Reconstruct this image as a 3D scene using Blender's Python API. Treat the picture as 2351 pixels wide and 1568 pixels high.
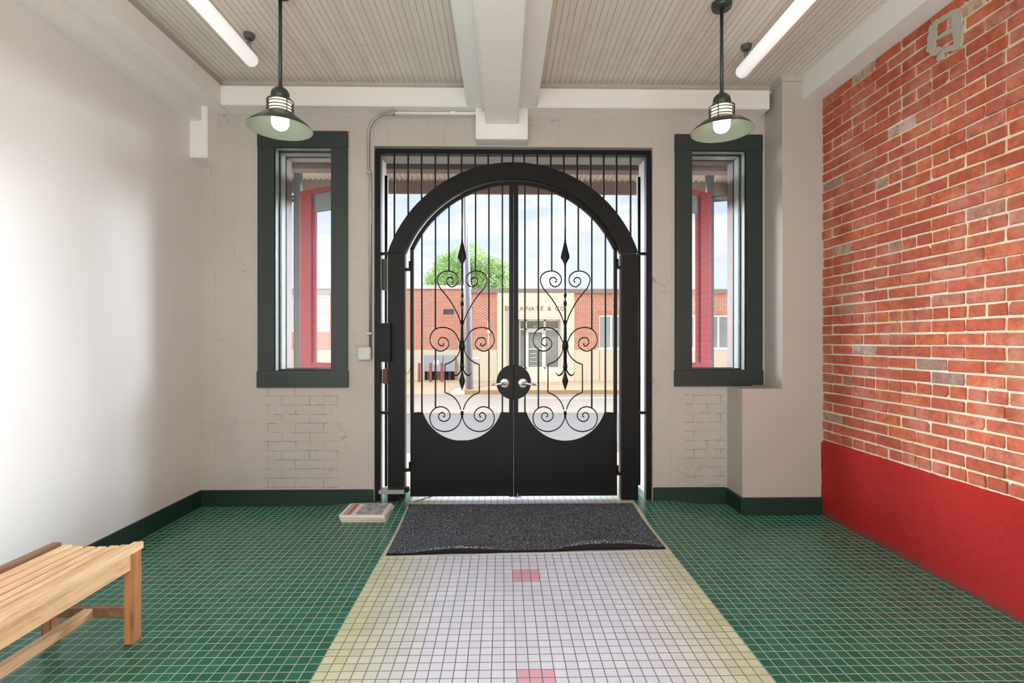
import bpy, math, random
from mathutils import Vector, noise
random.seed(7)
S = bpy.context.scene
C = S.collection
for o in list(bpy.data.objects): bpy.data.objects.remove(o)

# ------------------------------------------------------------------ camera, sky, sun, exposure
F = 1175.5; CX, CY = 1175.5, 784.0; H = 1.337; YAW = math.atan(0.0175)
cam = bpy.data.cameras.new('camera'); cam.lens = 18.0; cam.sensor_width = 36.0; cam.clip_end = 300
co = bpy.data.objects.new('camera', cam); C.objects.link(co)
co.location = (0, 0, H); co.rotation_euler = (math.pi/2, 0, -YAW)
S.camera = co
S.view_settings.view_transform = 'Standard'; S.view_settings.look = 'None'
S.view_settings.gamma = 1.0; S.view_settings.use_curve_mapping = False
S.view_settings.exposure = 0.14
S.cycles.max_bounces = 10; S.cycles.diffuse_bounces = 5; S.cycles.transparent_max_bounces = 12
S.cycles.caustics_reflective = False; S.cycles.caustics_refractive = False
S.cycles.sample_clamp_indirect = 6.0

def at(px, py, Y):
    """point on the wall plane at depth Y that the surveyed photo position (px,py) belongs to"""
    x = (px - CX)/F; c, s = math.cos(YAW), math.sin(YAW)
    t = Y/(c - x*s)
    return (x*c + s)*t, H + (CY - py)/F*t
def ax(px, Y): return at(px, CY, Y)[0]
def az(px, py, Y): return at(px, py, Y)[1]

SIDE_GLOW = 64.0
def make_world():
    w = bpy.data.worlds.new('sky'); S.world = w; w.use_nodes = True
    nt = w.node_tree; N = nt.nodes; L = nt.links; N.clear()
    def n(t, **k):
        q = N.new(t)
        for a, b in k.items(): setattr(q, a, b)
        return q
    def m(op, a, b=None, clamp=False):
        q = n('ShaderNodeMath', operation=op, use_clamp=clamp)
        for i, v in enumerate((a, b)):
            if v is None: continue
            if isinstance(v, (int, float)): q.inputs[i].default_value = v
            else: L.new(v, q.inputs[i])
        return q.outputs[0]
    tc = n('ShaderNodeTexCoord'); sep = n('ShaderNodeSeparateXYZ'); L.new(tc.outputs['Generated'], sep.inputs[0])
    X, Y, Z = sep.outputs
    # clouds: noise on the direction, stretched sideways
    mp = n('ShaderNodeMapping'); mp.inputs['Scale'].default_value = (3.0, 3.0, 9.0); L.new(tc.outputs['Generated'], mp.inputs[0])
    ns = n('ShaderNodeTexNoise'); ns.inputs['Scale'].default_value = 1.7; ns.inputs['Detail'].default_value = 7; ns.inputs['Roughness'].default_value = 0.6
    L.new(mp.outputs[0], ns.inputs[0])
    cr = n('ShaderNodeValToRGB'); cr.color_ramp.elements[0].position = 0.45; cr.color_ramp.elements[1].position = 0.66
    L.new(ns.outputs[0], cr.inputs[0])
    gr = n('ShaderNodeValToRGB'); e = gr.color_ramp.elements
    e[0].position = 0.0; e[0].color = (0.90, 0.92, 0.95, 1); e[1].position = 0.6; e[1].color = (0.42, 0.60, 0.95, 1)
    q = e.new(0.14); q.color = (0.80, 0.88, 0.99, 1); q = e.new(0.28); q.color = (0.64, 0.78, 0.98, 1)
    L.new(Z, gr.inputs[0])
    mx = n('ShaderNodeMixRGB'); L.new(cr.outputs[0], mx.inputs[0]); L.new(gr.outputs[0], mx.inputs[1]); mx.inputs[2].default_value = (1.0, 1.0, 1.0, 1)
    # sky brightened on either side of the street, added to light the side walls
    az_ = m('ABSOLUTE', m('ARCTAN2', X, Y))
    up = m('MULTIPLY', m('SUBTRACT', az_, 0.52), 4.0, True)
    dn = m('MULTIPLY', m('SUBTRACT', 1.75, az_), 3.0, True)
    el = m('MULTIPLY', m('ADD', Z, 0.02), 12.0, True)
    el2 = m('MULTIPLY', m('SUBTRACT', 0.42, Z), 6.0, True)
    g = m('MULTIPLY', m('MULTIPLY', up, dn), m('MULTIPLY', el, el2))
    st = m('ADD', m('MULTIPLY', g, SIDE_GLOW), 1.0)
    bg = n('ShaderNodeBackground'); L.new(mx.outputs[0], bg.inputs[0]); L.new(st, bg.inputs[1])
    out = n('ShaderNodeOutputWorld'); L.new(bg.outputs[0], out.inputs[0])
make_world()
w = S.world
sl = bpy.data.lights.new('sun', 'SUN'); sl.energy = 1.75; sl.angle = 0.01; sl.color = (1, 0.95, 0.86)
so = bpy.data.objects.new('sun', sl); C.objects.link(so); so.rotation_euler = (math.radians(40), 0, math.radians(-22)); so.location = (0, -5, 12)

def area(name, loc, rot, sx, sy, e, col=(1, 1, 1)):
    l = bpy.data.lights.new(name, 'AREA'); l.shape = 'RECTANGLE'; l.size = sx; l.size_y = sy; l.energy = e; l.color = col
    o = bpy.data.objects.new(name, l); C.objects.link(o); o.location = loc; o.rotation_euler = rot
# unseen fill lamps added behind the camera to brighten the room
area('rear_fill', (0, -3.0, 1.3), (math.radians(98), 0, 0), 4.4, 2.0, 85, (.97, .99, 1))
# added uplight behind the camera, standing in for light off the floor
area('uplight_fill', (0, -1.3, .12), (math.radians(180), 0, 0), 4.2, 2.6, 120, (.97, .99, 1))
area('overhead_fill', (0, -1.0, 3.15), (0, 0, 0), 3.6, 2.2, 95, (.97, .99, 1))  # overhead fill lamp added behind the camera, without a fitting

# ------------------------------------------------------------------ materials
def hexc(r, g, b):
    f = lambda v: ((v/255+.055)/1.055)**2.4 if v > 10 else v/255/12.92
    return (f(r), f(g), f(b), 1)
class NT:
    def __init__(s, name):
        s.mat = bpy.data.materials.new(name); s.mat.use_nodes = True
        s.nt = s.mat.node_tree; s.N = s.nt.nodes; s.L = s.nt.links
        s.b = s.N['Principled BSDF']; s.out = s.N['Material Output']
        s.tc = s.N.new('ShaderNodeTexCoord')
    def n(s, t, **k):
        q = s.N.new(t)
        for a, b in k.items(): setattr(q, a, b)
        return q
    def put(s, v, sock):
        if isinstance(v, (int, float)): sock.default_value = v
        elif isinstance(v, tuple): sock.default_value = v
        else: s.L.new(v, sock)
    def m(s, op, a, b=None, c=None, clamp=False):
        q = s.n('ShaderNodeMath', operation=op, use_clamp=clamp)
        for i, v in enumerate((a, b, c)):
            if v is not None: s.put(v, q.inputs[i])
        return q.outputs[0]
    def xyz(s, src='Object'):
        q = s.n('ShaderNodeSeparateXYZ'); s.L.new(s.tc.outputs[src], q.inputs[0]); return q.outputs
    def comb(s, x, y, z):
        q = s.n('ShaderNodeCombineXYZ')
        for i, v in enumerate((x, y, z)): s.put(v, q.inputs[i])
        return q.outputs[0]
    def noise(s, scale, detail=4, rough=.5, vec=None, dist=0.0):
        q = s.n('ShaderNodeTexNoise'); q.inputs['Scale'].default_value = scale; q.inputs['Detail'].default_value = detail
        q.inputs['Roughness'].default_value = rough; q.inputs['Distortion'].default_value = dist
        s.L.new(vec if vec is not None else s.tc.outputs['Object'], q.inputs['Vector']); return q.outputs['Fac']
    def ramp(s, fac, stops, interp='LINEAR'):
        q = s.n('ShaderNodeValToRGB'); q.color_ramp.interpolation = interp; e = q.color_ramp.elements
        e[0].position, e[0].color = stops[0]; e[1].position, e[1].color = stops[-1]
        for p, c in stops[1:-1]:
            z = e.new(p); z.color = c
        s.L.new(fac, q.inputs[0]); return q.outputs[0]
    def mix(s, fac, a, b, mode='MIX'):
        q = s.n('ShaderNodeMixRGB', blend_type=mode)
        s.put(fac, q.inputs[0]); s.put(a, q.inputs[1]); s.put(b, q.inputs[2]); return q.outputs[0]
    def bump(s, h, strength=.5, dist=.01, prev=None):
        q = s.n('ShaderNodeBump'); q.inputs['Strength'].default_value = strength; q.inputs['Distance'].default_value = dist
        s.L.new(h, q.inputs['Height'])
        if prev is not None: s.L.new(prev, q.inputs['Normal'])
        return q.outputs[0]
    def done(s, color=None, rough=.6, metal=0, normal=None, spec=None, emit=None, es=0):
        if color is not None: s.put(color, s.b.inputs['Base Color'])
        s.put(rough, s.b.inputs['Roughness']); s.b.inputs['Metallic'].default_value = metal
        if spec is not None: s.b.inputs['Specular IOR Level'].default_value = spec
        if normal is not None: s.L.new(normal, s.b.inputs['Normal'])
        if emit is not None: s.put(emit, s.b.inputs['Emission Color']); s.b.inputs['Emission Strength'].default_value = es
        return s.mat

def paint(name, col, rough=.6, var=.12, bump=.25, scale=60, bd=.002, specks=0.0, spec=.4):
    t = NT(name)
    n1 = t.noise(2.3, 4); c2 = tuple(v*(1-var) for v in col[:3])+(1,)
    c = t.mix(t.m('MULTIPLY', n1, 1.0, clamp=True), col, c2)
    f = t.noise(scale, 5, .6)
    if specks:
        sp = t.ramp(t.noise(38, 3, .7), [(.66, (0, 0, 0, 1)), (.73, (1, 1, 1, 1))])
        c = t.mix(t.m('MULTIPLY', sp, specks), c, (.09, .07, .05, 1))
    return t.done(c, rough, normal=t.bump(f, bump, bd), spec=spec)
def metal(name, col, rough=.3, bump=.05):
    t = NT(name); f = t.noise(40, 4); r = t.m('MULTIPLY_ADD', f, .25, rough-.1)
    return t.done(col, r, 1.0, t.bump(f, bump, .001))
def wood(name, a, b, axis=1):
    t = NT(name); v = t.xyz()
    oi = t.n('ShaderNodeObjectInfo')
    k = [30, 30, 30]; k[axis] = 2.2
    mp = t.n('ShaderNodeMapping'); mp.inputs['Scale'].default_value = k; t.L.new(t.tc.outputs['Object'], mp.inputs[0])
    rnd = t.n('ShaderNodeVectorMath', operation='ADD'); t.L.new(mp.outputs[0], rnd.inputs[0])
    off = t.comb(t.m('MULTIPLY', oi.outputs['Random'], 40.0), 0.0, 0.0); t.L.new(off, rnd.inputs[1])
    g = t.noise(1.6, 6, .65, rnd.outputs[0], 1.2)
    c = t.ramp(g, [(.30, b), (.5, a), (.72, tuple(min(1, x*1.18) for x in a[:3])+(1,))])
    c = t.mix(t.m('MULTIPLY', oi.outputs['Random'], .45), c, (b[0]*1.15, b[1], b[2]*.9, 1))
    w_ = t.ramp(t.noise(9, 3, .6), [(.55, (0, 0, 0, 1)), (.75, (1, 1, 1, 1))])
    c = t.mix(t.m('MULTIPLY', w_, .25), c, (.45, .40, .33, 1))
    return t.done(c, .45, normal=t.bump(g, .25, .002))

M = {}
M['wall_side'] = paint('cream_wall_paint', hexc(224, 222, 217), .42, .04, .12, 70, .001, .12, spec=.5)
M['beam'] = paint('cream_beam_paint', hexc(233, 232, 226), .5, .06, .25, 40, .002, .35)
M['pilaster'] = paint('beige_pilaster_paint', hexc(186, 178, 168), .55, .08, .2, 60, .001)
M['black'] = paint('black_gate_enamel', hexc(12, 14, 13), .45, .3, .15, 90, .001, spec=.22)
M['dark_green'] = paint('dark_green_paint', hexc(38, 50, 46), .42, .2, .12, 60, .001, spec=.5)
M['base_green'] = paint('green_baseboard_paint', hexc(26, 54, 45), .4, .3, .25, 30, .002, spec=.5)
M['lamp_green'] = paint('green_lamp_enamel', hexc(46, 58, 50), .3, .2, .05, 60, .001, spec=.5)
M['lamp_inner'] = paint('pale_green_enamel', hexc(116, 130, 120), .35, .05, .03, 60, .001, spec=.5)
M['steel'] = metal('galvanised_conduit', (.42, .42, .38, 1), .5)
M['chrome'] = metal('polished_chrome', (.75, .75, .77, 1), .15)
M['grey_metal'] = metal('brushed_grey_metal', (.35, .34, .33, 1), .4)
M['alu_satin'] = paint('satin_green_grey_jamb', hexc(160, 172, 168), .22, .05, .05, 40, .001, spec=.8)
M['red'] = paint('red_door_paint', hexc(132, 18, 26), .6, .2, .3, 40, .002, spec=.1)
M['dark_post'] = paint('dark_grey_steel_paint', hexc(84, 88, 90), .5, .15, .2, 40, .002)
M['porch_beam'] = paint('brown_grey_canopy_paint', hexc(120, 105, 100), .6, .15, .2, 20, .002)
M['corrug'] = paint('corrugated_sheet', hexc(205, 195, 180), .5, .12, .1, 10, .002)
M['white_jamb'] = paint('worn_white_jamb', hexc(150, 148, 142), .5, .08, .3, 30, .002, .3)
M['red_box'] = paint('dark_red_enamel', hexc(110, 30, 34), .4, .1, .05)
M['olive'] = paint('olive_box_paint', hexc(70, 84, 66), .5, .1, .05)
M['paper'] = paint('newsprint', hexc(232, 228, 220), .8, .06, .2, 120, .001)
M['paper_tan'] = paint('aged_newsprint', hexc(205, 190, 168), .85, .1, .2, 120, .001)
M['tape'] = paint('torn_white_tape', hexc(215, 215, 212), .6, .2, .4, 30, .003)
M['white'] = paint('white_paint', hexc(240, 240, 236), .5, .03, .1)
M['limestone'] = paint('limestone', hexc(238, 226, 204), .8, .06, .3, 12, .004)
M['stucco'] = paint('beige_stucco_base', hexc(226, 216, 194), .85, .1, .4, 8, .005)
M['coping'] = paint('weathered_coping', hexc(160, 145, 135), .8, .25, .4, 6, .01)
M['letter'] = paint('engraved_letter_shadow_paint', hexc(150, 130, 110), .8, .1, .1)
M['concrete'] = paint('sunlit_concrete', hexc(212, 186, 150), .9, .18, .4, 5, .01)
M['dock'] = paint('dock_concrete', hexc(200, 180, 160), .85, .15, .3, 8, .005)
M['curb'] = paint('weathered_curb', hexc(196, 160, 112), .9, .3, .5, 6, .01)
M['curb_white'] = paint('whitewashed_curb', hexc(232, 228, 216), .9, .1, .4, 8, .01)
M['pole'] = paint('weathered_utility_pole', hexc(140, 138, 146), .85, .2, .5, 12, .01)
M['cabinet'] = paint('grey_cabinet_paint', hexc(176, 182, 186), .6, .06, .1)
M['bollard'] = paint('faded_red_bollard', hexc(166, 84, 82), .7, .2, .2)
M['rubber_shade_black'] = paint('rubber_shade_black', hexc(16, 16, 17), .8, .1, .1)
M['yellow'] = paint('road_yellow', hexc(236, 200, 130), .9, .1, .2)
M['roadwhite'] = paint('road_white', hexc(244, 240, 232), .9, .05, .2)
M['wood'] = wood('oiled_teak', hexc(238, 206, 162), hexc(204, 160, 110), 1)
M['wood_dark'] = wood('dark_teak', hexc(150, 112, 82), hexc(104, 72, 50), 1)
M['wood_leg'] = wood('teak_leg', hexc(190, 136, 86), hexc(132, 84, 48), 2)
M['trunk'] = paint('bark', hexc(90, 76, 60), .9, .3, .5, 20, .01)

def floor_mat():
    t = NT('mosaic_floor_tiles'); x, y, z = t.xyz()
    T = .0508; ox = .055; oy = 2.848
    u = t.m('DIVIDE', t.m('SUBTRACT', x, ox), T); v = t.m('DIVIDE', t.m('SUBTRACT', y, oy), T)
    # slightly uneven setting
    nz = t.noise(3.0, 2); u = t.m('ADD', u, t.m('MULTIPLY', t.m('SUBTRACT', nz, .5), .10)); v = t.m('ADD', v, t.m('MULTIPLY', t.m('SUBTRACT', nz, .5), .14))
    iu, iv = t.m('FLOOR', u), t.m('FLOOR', v); fu, fv = t.m('FRACT', u), t.m('FRACT', v)
    du = t.m('MINIMUM', fu, t.m('SUBTRACT', 1.0, fu)); dv = t.m('MINIMUM', fv, t.m('SUBTRACT', 1.0, fv))
    d = t.m('MINIMUM', du, dv)
    q = t.n('ShaderNodeMapRange'); q.inputs['From Min'].default_value = .026; q.inputs['From Max'].default_value = .05; t.L.new(d, q.inputs[0]); tile = q.outputs[0]
    wn = t.n('ShaderNodeTexWhiteNoise', noise_dimensions='2D'); t.L.new(t.comb(iu, iv, 0.0), wn.inputs[0]); r = wn.outputs['Value']
    green = t.ramp(r, [(0, hexc(12, 94, 70)), (.5, hexc(20, 102, 78)), (1, hexc(30, 112, 88))])
    cream_sheen = t.ramp(r, [(0, hexc(222, 227, 246)), (1, hexc(232, 238, 254))])  # cool sky sheen mixed into the cream tile colour
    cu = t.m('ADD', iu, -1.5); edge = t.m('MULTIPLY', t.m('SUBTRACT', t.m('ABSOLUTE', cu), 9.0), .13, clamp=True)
    cream_sheen = t.mix(edge, cream_sheen, t.ramp(r, [(0, hexc(200, 204, 168)), (1, hexc(214, 217, 184))]))  # yellower cream at the stripe edges, where the painted sheen fades out
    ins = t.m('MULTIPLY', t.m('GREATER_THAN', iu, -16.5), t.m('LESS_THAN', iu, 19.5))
    col = t.mix(ins, green, cream_sheen)
    pu = t.m('MULTIPLY', t.m('GREATER_THAN', iu, -.5), t.m('LESS_THAN', iu, 2.5))
    pv1 = t.m('MULTIPLY', t.m('GREATER_THAN', iv, -.5), t.m('LESS_THAN', iv, 2.5))
    pv2 = t.m('MULTIPLY', t.m('GREATER_THAN', iv, -18.5), t.m('LESS_THAN', iv, -15.5))
    pk = t.m('MULTIPLY', pu, t.m('MAXIMUM', pv1, pv2))
    col = t.mix(pk, col, hexc(228, 178, 194))
    wear = t.ramp(t.noise(1.1, 4, .6), [(.45, (0, 0, 0, 1)), (.7, (1, 1, 1, 1))])
    col = t.mix(t.m('MULTIPLY', wear, .10), col, hexc(84, 78, 62))
    scr = t.ramp(t.noise(34, 5, .7, dist=3.0), [(.60, (0, 0, 0, 1)), (.72, (1, 1, 1, 1))])
    col = t.mix(t.m('MULTIPLY', scr, .10), col, hexc(200, 205, 195))
    gc = t.mix(t.noise(5, 3), hexc(168, 178, 166), hexc(190, 194, 182))
    gc = t.mix(ins, gc, hexc(112, 116, 108))
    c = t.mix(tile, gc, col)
    ro = t.m('MULTIPLY_ADD', t.noise(7, 4), .06, .26); ro = t.m('ADD', ro, t.m('MULTIPLY', t.m('SUBTRACT', 1.0, tile), .35))
    b = t.bump(tile, .5, .0015); b = t.bump(t.noise(14, 2), .03, .004, b)
    b = t.bump(r, .0, .0002, b)
    return t.done(c, ro, normal=b, spec=.42)
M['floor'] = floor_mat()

def back_wall_mat():
    t = NT('painted_concrete_wall'); x, y, z = t.xyz()
    base = t.mix(t.noise(1.8, 5, .6), hexc(194, 188, 179), hexc(172, 166, 157))
    # board-form marks
    bt = t.n('ShaderNodeTexBrick'); t.L.new(t.comb(z, t.m('ADD', x, t.m('MULTIPLY', t.noise(2, 2), .02)), 0.0), bt.inputs['Vector'])
    bt.inputs['Scale'].default_value = 1; bt.inputs['Brick Width'].default_value = 1.35; bt.inputs['Row Height'].default_value = .155
    bt.inputs['Mortar Size'].default_value = .0018; bt.inputs['Mortar Smooth'].default_value = .2
    boards = bt.outputs['Fac']
    # brick infill below the windows
    b2 = t.n('ShaderNodeTexBrick')
    wob = t.m('MULTIPLY', t.m('SUBTRACT', t.noise(9, 4), .5), .022)
    t.L.new(t.comb(t.m('ADD', x, wob), t.m('ADD', z, wob), 0.0), b2.inputs['Vector'])
    b2.inputs['Scale'].default_value = 1; b2.inputs['Brick Width'].default_value = .225; b2.inputs['Row Height'].default_value = .0745
    b2.inputs['Mortar Size'].default_value = .004; b2.inputs['Mortar Smooth'].default_value = .4
    def win(a, b):
        return t.m('MULTIPLY', t.m('GREATER_THAN', x, a), t.m('LESS_THAN', x, b))
    xa, xb = ax(608, 4.2), ax(776, 4.2); xc, xd = ax(1573, 4.2), ax(1665, 4.2)
    mask = t.m('MULTIPLY', t.m('MAXIMUM', win(xa, xb), win(xc, xd)), t.m('LESS_THAN', z, az(700, 892, 4.2)))
    lines = t.m('ADD', t.m('MULTIPLY', mask, b2.outputs['Fac']), t.m('MULTIPLY', t.m('SUBTRACT', 1.0, mask), t.m('MULTIPLY', boards, .55)))
    brk = t.ramp(t.noise(11, 5, .7), [(.38, (0, 0, 0, 1)), (.6, (1, 1, 1, 1))])
    lines = t.m('MULTIPLY', lines, brk)
    pit = t.ramp(t.noise(55, 4, .7), [(.63, (0, 0, 0, 1)), (.70, (1, 1, 1, 1))])
    pit = t.m('MULTIPLY', pit, t.ramp(t.noise(4, 3), [(.4, (0.15, .15, .15, 1)), (.62, (1, 1, 1, 1))]))
    crack = t.n('ShaderNodeTexVoronoi', feature='DISTANCE_TO_EDGE'); crack.inputs['Scale'].default_value = 5.5
    dv = t.n('ShaderNodeVectorMath', operation='ADD'); t.L.new(t.tc.outputs['Object'], dv.inputs[0])
    nn = t.n('ShaderNodeTexNoise'); nn.inputs['Scale'].default_value = 9; t.L.new(t.tc.outputs['Object'], nn.inputs[0])
    sc = t.n('ShaderNodeVectorMath', operation='SCALE'); sc.inputs['Scale'].default_value = .22; t.L.new(nn.outputs['Color'], sc.inputs[0]); t.L.new(sc.outputs[0], dv.inputs[1])
    t.L.new(dv.outputs[0], crack.inputs['Vector'])
    ck = t.ramp(crack.outputs['Distance'], [(.004, (1, 1, 1, 1)), (.012, (0, 0, 0, 1))])
    ck = t.m('MULTIPLY', ck, t.ramp(t.noise(2.6, 3), [(.55, (0, 0, 0, 1)), (.66, (1, 1, 1, 1))]))
    drk = t.m('MAXIMUM', t.m('MULTIPLY', lines, .55), t.m('MAXIMUM', t.m('MULTIPLY', pit, .5), t.m('MULTIPLY', ck, .5)))
    c = t.mix(drk, base, hexc(96, 82, 66))
    h = t.m('SUBTRACT', 1.0, t.m('MAXIMUM', t.m('MAXIMUM', lines, t.m('MULTIPLY', pit, .4)), t.m('MULTIPLY', ck, .4)))
    b = t.bump(h, .45, .004); b = t.bump(t.noise(22, 7, .7), .6, .006, b)
    return t.done(c, .6, normal=b, spec=.35)
M['wall_back'] = back_wall_mat()

def ceiling_mat():
    t = NT('beadboard_ceiling'); x, y, z = t.xyz()
    def groove(w, ph, wd):
        f = t.m('FRACT', t.m('ADD', t.m('DIVIDE', x, w), ph)); d = t.m('MINIMUM', f, t.m('SUBTRACT', 1.0, f))
        q = t.n('ShaderNodeMapRange'); q.inputs['From Min'].default_value = wd*.35/w; q.inputs['From Max'].default_value = wd/w; t.L.new(d, q.inputs[0]); return q.outputs[0]
    g1 = groove(.082, .0, .003); g2 = groove(.082, .5, .005)
    g = t.m('MINIMUM', g1, g2)
    n_ = t.noise(3, 5, .6)
    c = t.mix(n_, hexc(226, 220, 209), hexc(210, 203, 191))
    idx = t.m('FLOOR', t.m('DIVIDE', x, .082))
    wn = t.n('ShaderNodeTexWhiteNoise', noise_dimensions='1D'); t.L.new(idx, wn.inputs['W'])
    c = t.mix(t.m('MULTIPLY', wn.outputs['Value'], .16), c, hexc(150, 138, 120))
    # butt joints
    yy = t.m('FRACT', t.m('ADD', t.m('DIVIDE', y, 2.4), t.m('MULTIPLY', wn.outputs['Value'], 3.7)))
    j = t.m('LESS_THAN', yy, .0012)
    c = t.mix(t.m('MULTIPLY', j, .6), c, hexc(90, 80, 66))
    c = t.mix(g, hexc(180, 170, 156), c)
    b = t.bump(g, .45, .003); b = t.bump(n_, .1, .004, b)
    return t.done(c, .6, normal=b, spec=.3)
M['ceiling'] = ceiling_mat()

def brick_room_mat():
    t = NT('old_red_brick')
    ge = t.n('ShaderNodeNewGeometry'); r = ge.outputs['Random Per Island']
    c = t.ramp(r, [(0, hexc(176, 78, 48)), (.18, hexc(196, 92, 56)), (.36, hexc(184, 88, 62)), (.55, hexc(206, 100, 62)), (.72, hexc(190, 98, 72)), (.84, hexc(212, 104, 58)), (.93, hexc(196, 124, 100)), (.975, hexc(150, 132, 116)), (1, hexc(206, 190, 174))])
    n1 = t.noise(24, 6, .7)
    c = t.mix(t.ramp(n1, [(.35, (0, 0, 0, 1)), (.75, (1, 1, 1, 1))]), c, hexc(128, 60, 46))
    wash = t.ramp(t.noise(3.2, 5, .65), [(.5, (0, 0, 0, 1)), (.72, (1, 1, 1, 1))])
    c = t.mix(t.m('MULTIPLY', wash, .32), c, hexc(222, 190, 168))
    c = t.mix(t.m('MULTIPLY', t.noise(8, 5, .7), .12), c, hexc(206, 160, 134))
    pit = t.ramp(t.noise(70, 4, .7), [(.64, (0, 0, 0, 1)), (.7, (1, 1, 1, 1))])
    c = t.mix(t.m('MULTIPLY', pit, .55), c, hexc(78, 40, 30))
    h = t.m('SUBTRACT', n1, t.m('MULTIPLY', pit, .5))
    return t.done(c, .8, normal=t.bump(h, .55, .006), spec=.25)
M['brick'] = brick_room_mat()
def mortar_mat():
    t = NT('sandy_mortar'); n1 = t.noise(60, 6, .7)
    c = t.mix(n1, hexc(238, 226, 204), hexc(206, 190, 164))
    pit = t.ramp(t.noise(34, 6, .8), [(.57, (0, 0, 0, 1)), (.66, (1, 1, 1, 1))])
    c = t.mix(t.m('MULTIPLY', pit, .7), c, hexc(70, 60, 50))
    x, y, z = t.xyz()
    return t.done(c, .9, normal=t.bump(n1, .6, .006), spec=.2)
M['mortar'] = mortar_mat()
M['grey_patch'] = paint('grey_cement_patch', hexc(186, 180, 164), .9, .2, .5, 30, .006)
def plinth_mat():
    t = NT('red_painted_plinth')
    mp = t.n('ShaderNodeMapping'); mp.inputs['Scale'].default_value = (1, .7, 1.3); t.L.new(t.tc.outputs['Object'], mp.inputs[0])
    n1 = t.noise(24, 8, .74, mp.outputs[0], .25); n2 = t.noise(2.2, 4)
    c = t.mix(n2, hexc(182, 28, 25), hexc(198, 42, 36))
    hi = t.ramp(n1, [(.62, (0, 0, 0, 1)), (.76, (1, 1, 1, 1))]); c = t.mix(t.m('MULTIPLY', hi, .4), c, hexc(224, 150, 140))
    x, y, z = t.xyz()
    dirt = t.m('MULTIPLY', t.m('SUBTRACT', 1.0, t.m('DIVIDE', z, .07), clamp=True), t.ramp(t.noise(12, 4), [(.3, (0, 0, 0, 1)), (.6, (1, 1, 1, 1))]))
    c = t.mix(t.m('MULTIPLY', dirt, .8), c, hexc(96, 84, 78))
    return t.done(c, .55, normal=t.bump(n1, 1.0, .02), spec=.3)
M['plinth'] = plinth_mat()

def facade_brick(name, soldier=False):
    t = NT(name); x, y, z = t.xyz()
    q = t.n('ShaderNodeTexBrick'); q.inputs['Scale'].default_value = 1
    if soldier: t.L.new(t.comb(z, x, 0.0), q.inputs['Vector'])
    else: t.L.new(t.comb(x, z, 0.0), q.inputs['Vector'])
    q.inputs['Brick Width'].default_value = .24 if not soldier else .6; q.inputs['Row Height'].default_value = .075 if not soldier else .085
    q.inputs['Mortar Size'].default_value = .011; q.inputs['Mortar Smooth'].default_value = .1
    q.inputs['Color1'].default_value = hexc(196, 112, 88); q.inputs['Color2'].default_value = hexc(176, 92, 72); q.inputs['Mortar'].default_value = hexc(236, 214, 192)
    if soldier: q.offset = 0
    return t.done(q.outputs['Color'], .85)
M['f_brick'] = facade_brick('facade_brick'); M['f_soldier'] = facade_brick('soldier_course_brick', True)

def mat_carpet():
    t = NT('charcoal_carpet'); n1 = t.noise(130, 3, .8); n2 = t.noise(3, 3)
    c = t.ramp(n1, [(.36, hexc(30, 33, 38)), (.50, hexc(64, 71, 80)), (.63, hexc(180, 190, 204))])
    c = t.mix(t.m('MULTIPLY', n2, .3), c, hexc(52, 50, 44))
    return t.done(c, .95, normal=t.bump(n1, .8, .004), spec=.1)
M['carpet'] = mat_carpet()
def road_mat():
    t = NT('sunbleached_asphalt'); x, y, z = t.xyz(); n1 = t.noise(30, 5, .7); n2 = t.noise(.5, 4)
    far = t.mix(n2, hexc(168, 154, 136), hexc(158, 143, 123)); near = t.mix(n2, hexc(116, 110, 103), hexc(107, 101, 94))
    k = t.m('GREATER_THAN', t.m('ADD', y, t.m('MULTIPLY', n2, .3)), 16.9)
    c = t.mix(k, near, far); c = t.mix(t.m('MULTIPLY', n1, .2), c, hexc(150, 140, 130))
    return t.done(c, .9, normal=t.bump(n1, .3, .004))
M['road'] = road_mat()
def glass(name, dirt=0.0, tint=(1, 1, 1, 1)):
    t = NT(name); t.N.remove(t.b)
    tr = t.n('ShaderNodeBsdfTransparent'); tr.inputs[0].default_value = tint
    gl = t.n('ShaderNodeBsdfGlossy'); gl.inputs['Roughness'].default_value = .03
    lw = t.n('ShaderNodeLayerWeight'); lw.inputs['Blend'].default_value = .5
    fq = t.m('MULTIPLY_ADD', t.m('POWER', lw.outputs['Facing'], 5.0), .8, .04)
    mx = t.n('ShaderNodeMixShader'); t.L.new(fq, mx.inputs[0]); t.L.new(tr.outputs[0], mx.inputs[1]); t.L.new(gl.outputs[0], mx.inputs[2])
    o = mx.outputs[0]
    if dirt:
        df = t.n('ShaderNodeBsdfDiffuse'); df.inputs[0].default_value = (.75, .78, .84, 1)
        tl = t.n('ShaderNodeBsdfTranslucent'); tl.inputs[0].default_value = (.75, .80, .9, 1)
        ad = t.n('ShaderNodeMixShader'); ad.inputs[0].default_value = .5; t.L.new(df.outputs[0], ad.inputs[1]); t.L.new(tl.outputs[0], ad.inputs[2])
        x, y, z = t.xyz()
        hz = t.m('MULTIPLY', t.ramp(t.noise(3, 5, .6), [(.3, (.3, .3, .3, 1)), (.75, (1, 1, 1, 1))]), dirt)
        sp = t.ramp(t.noise(160, 3, .7), [(.68, (0, 0, 0, 1)), (.74, (1, 1, 1, 1))])
        hz = t.m('ADD', hz, t.m('MULTIPLY', sp, dirt*1.2), clamp=True)
        m2 = t.n('ShaderNodeMixShader'); t.L.new(hz, m2.inputs[0]); t.L.new(o, m2.inputs[1]); t.L.new(ad.outputs[0], m2.inputs[2]); o = m2.outputs[0]
    t.L.new(o, t.out.inputs[0]); return t.mat
M['glass_dirty'] = glass('dusty_window_glass', .03); M['glass'] = glass('clear_glass')
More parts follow.
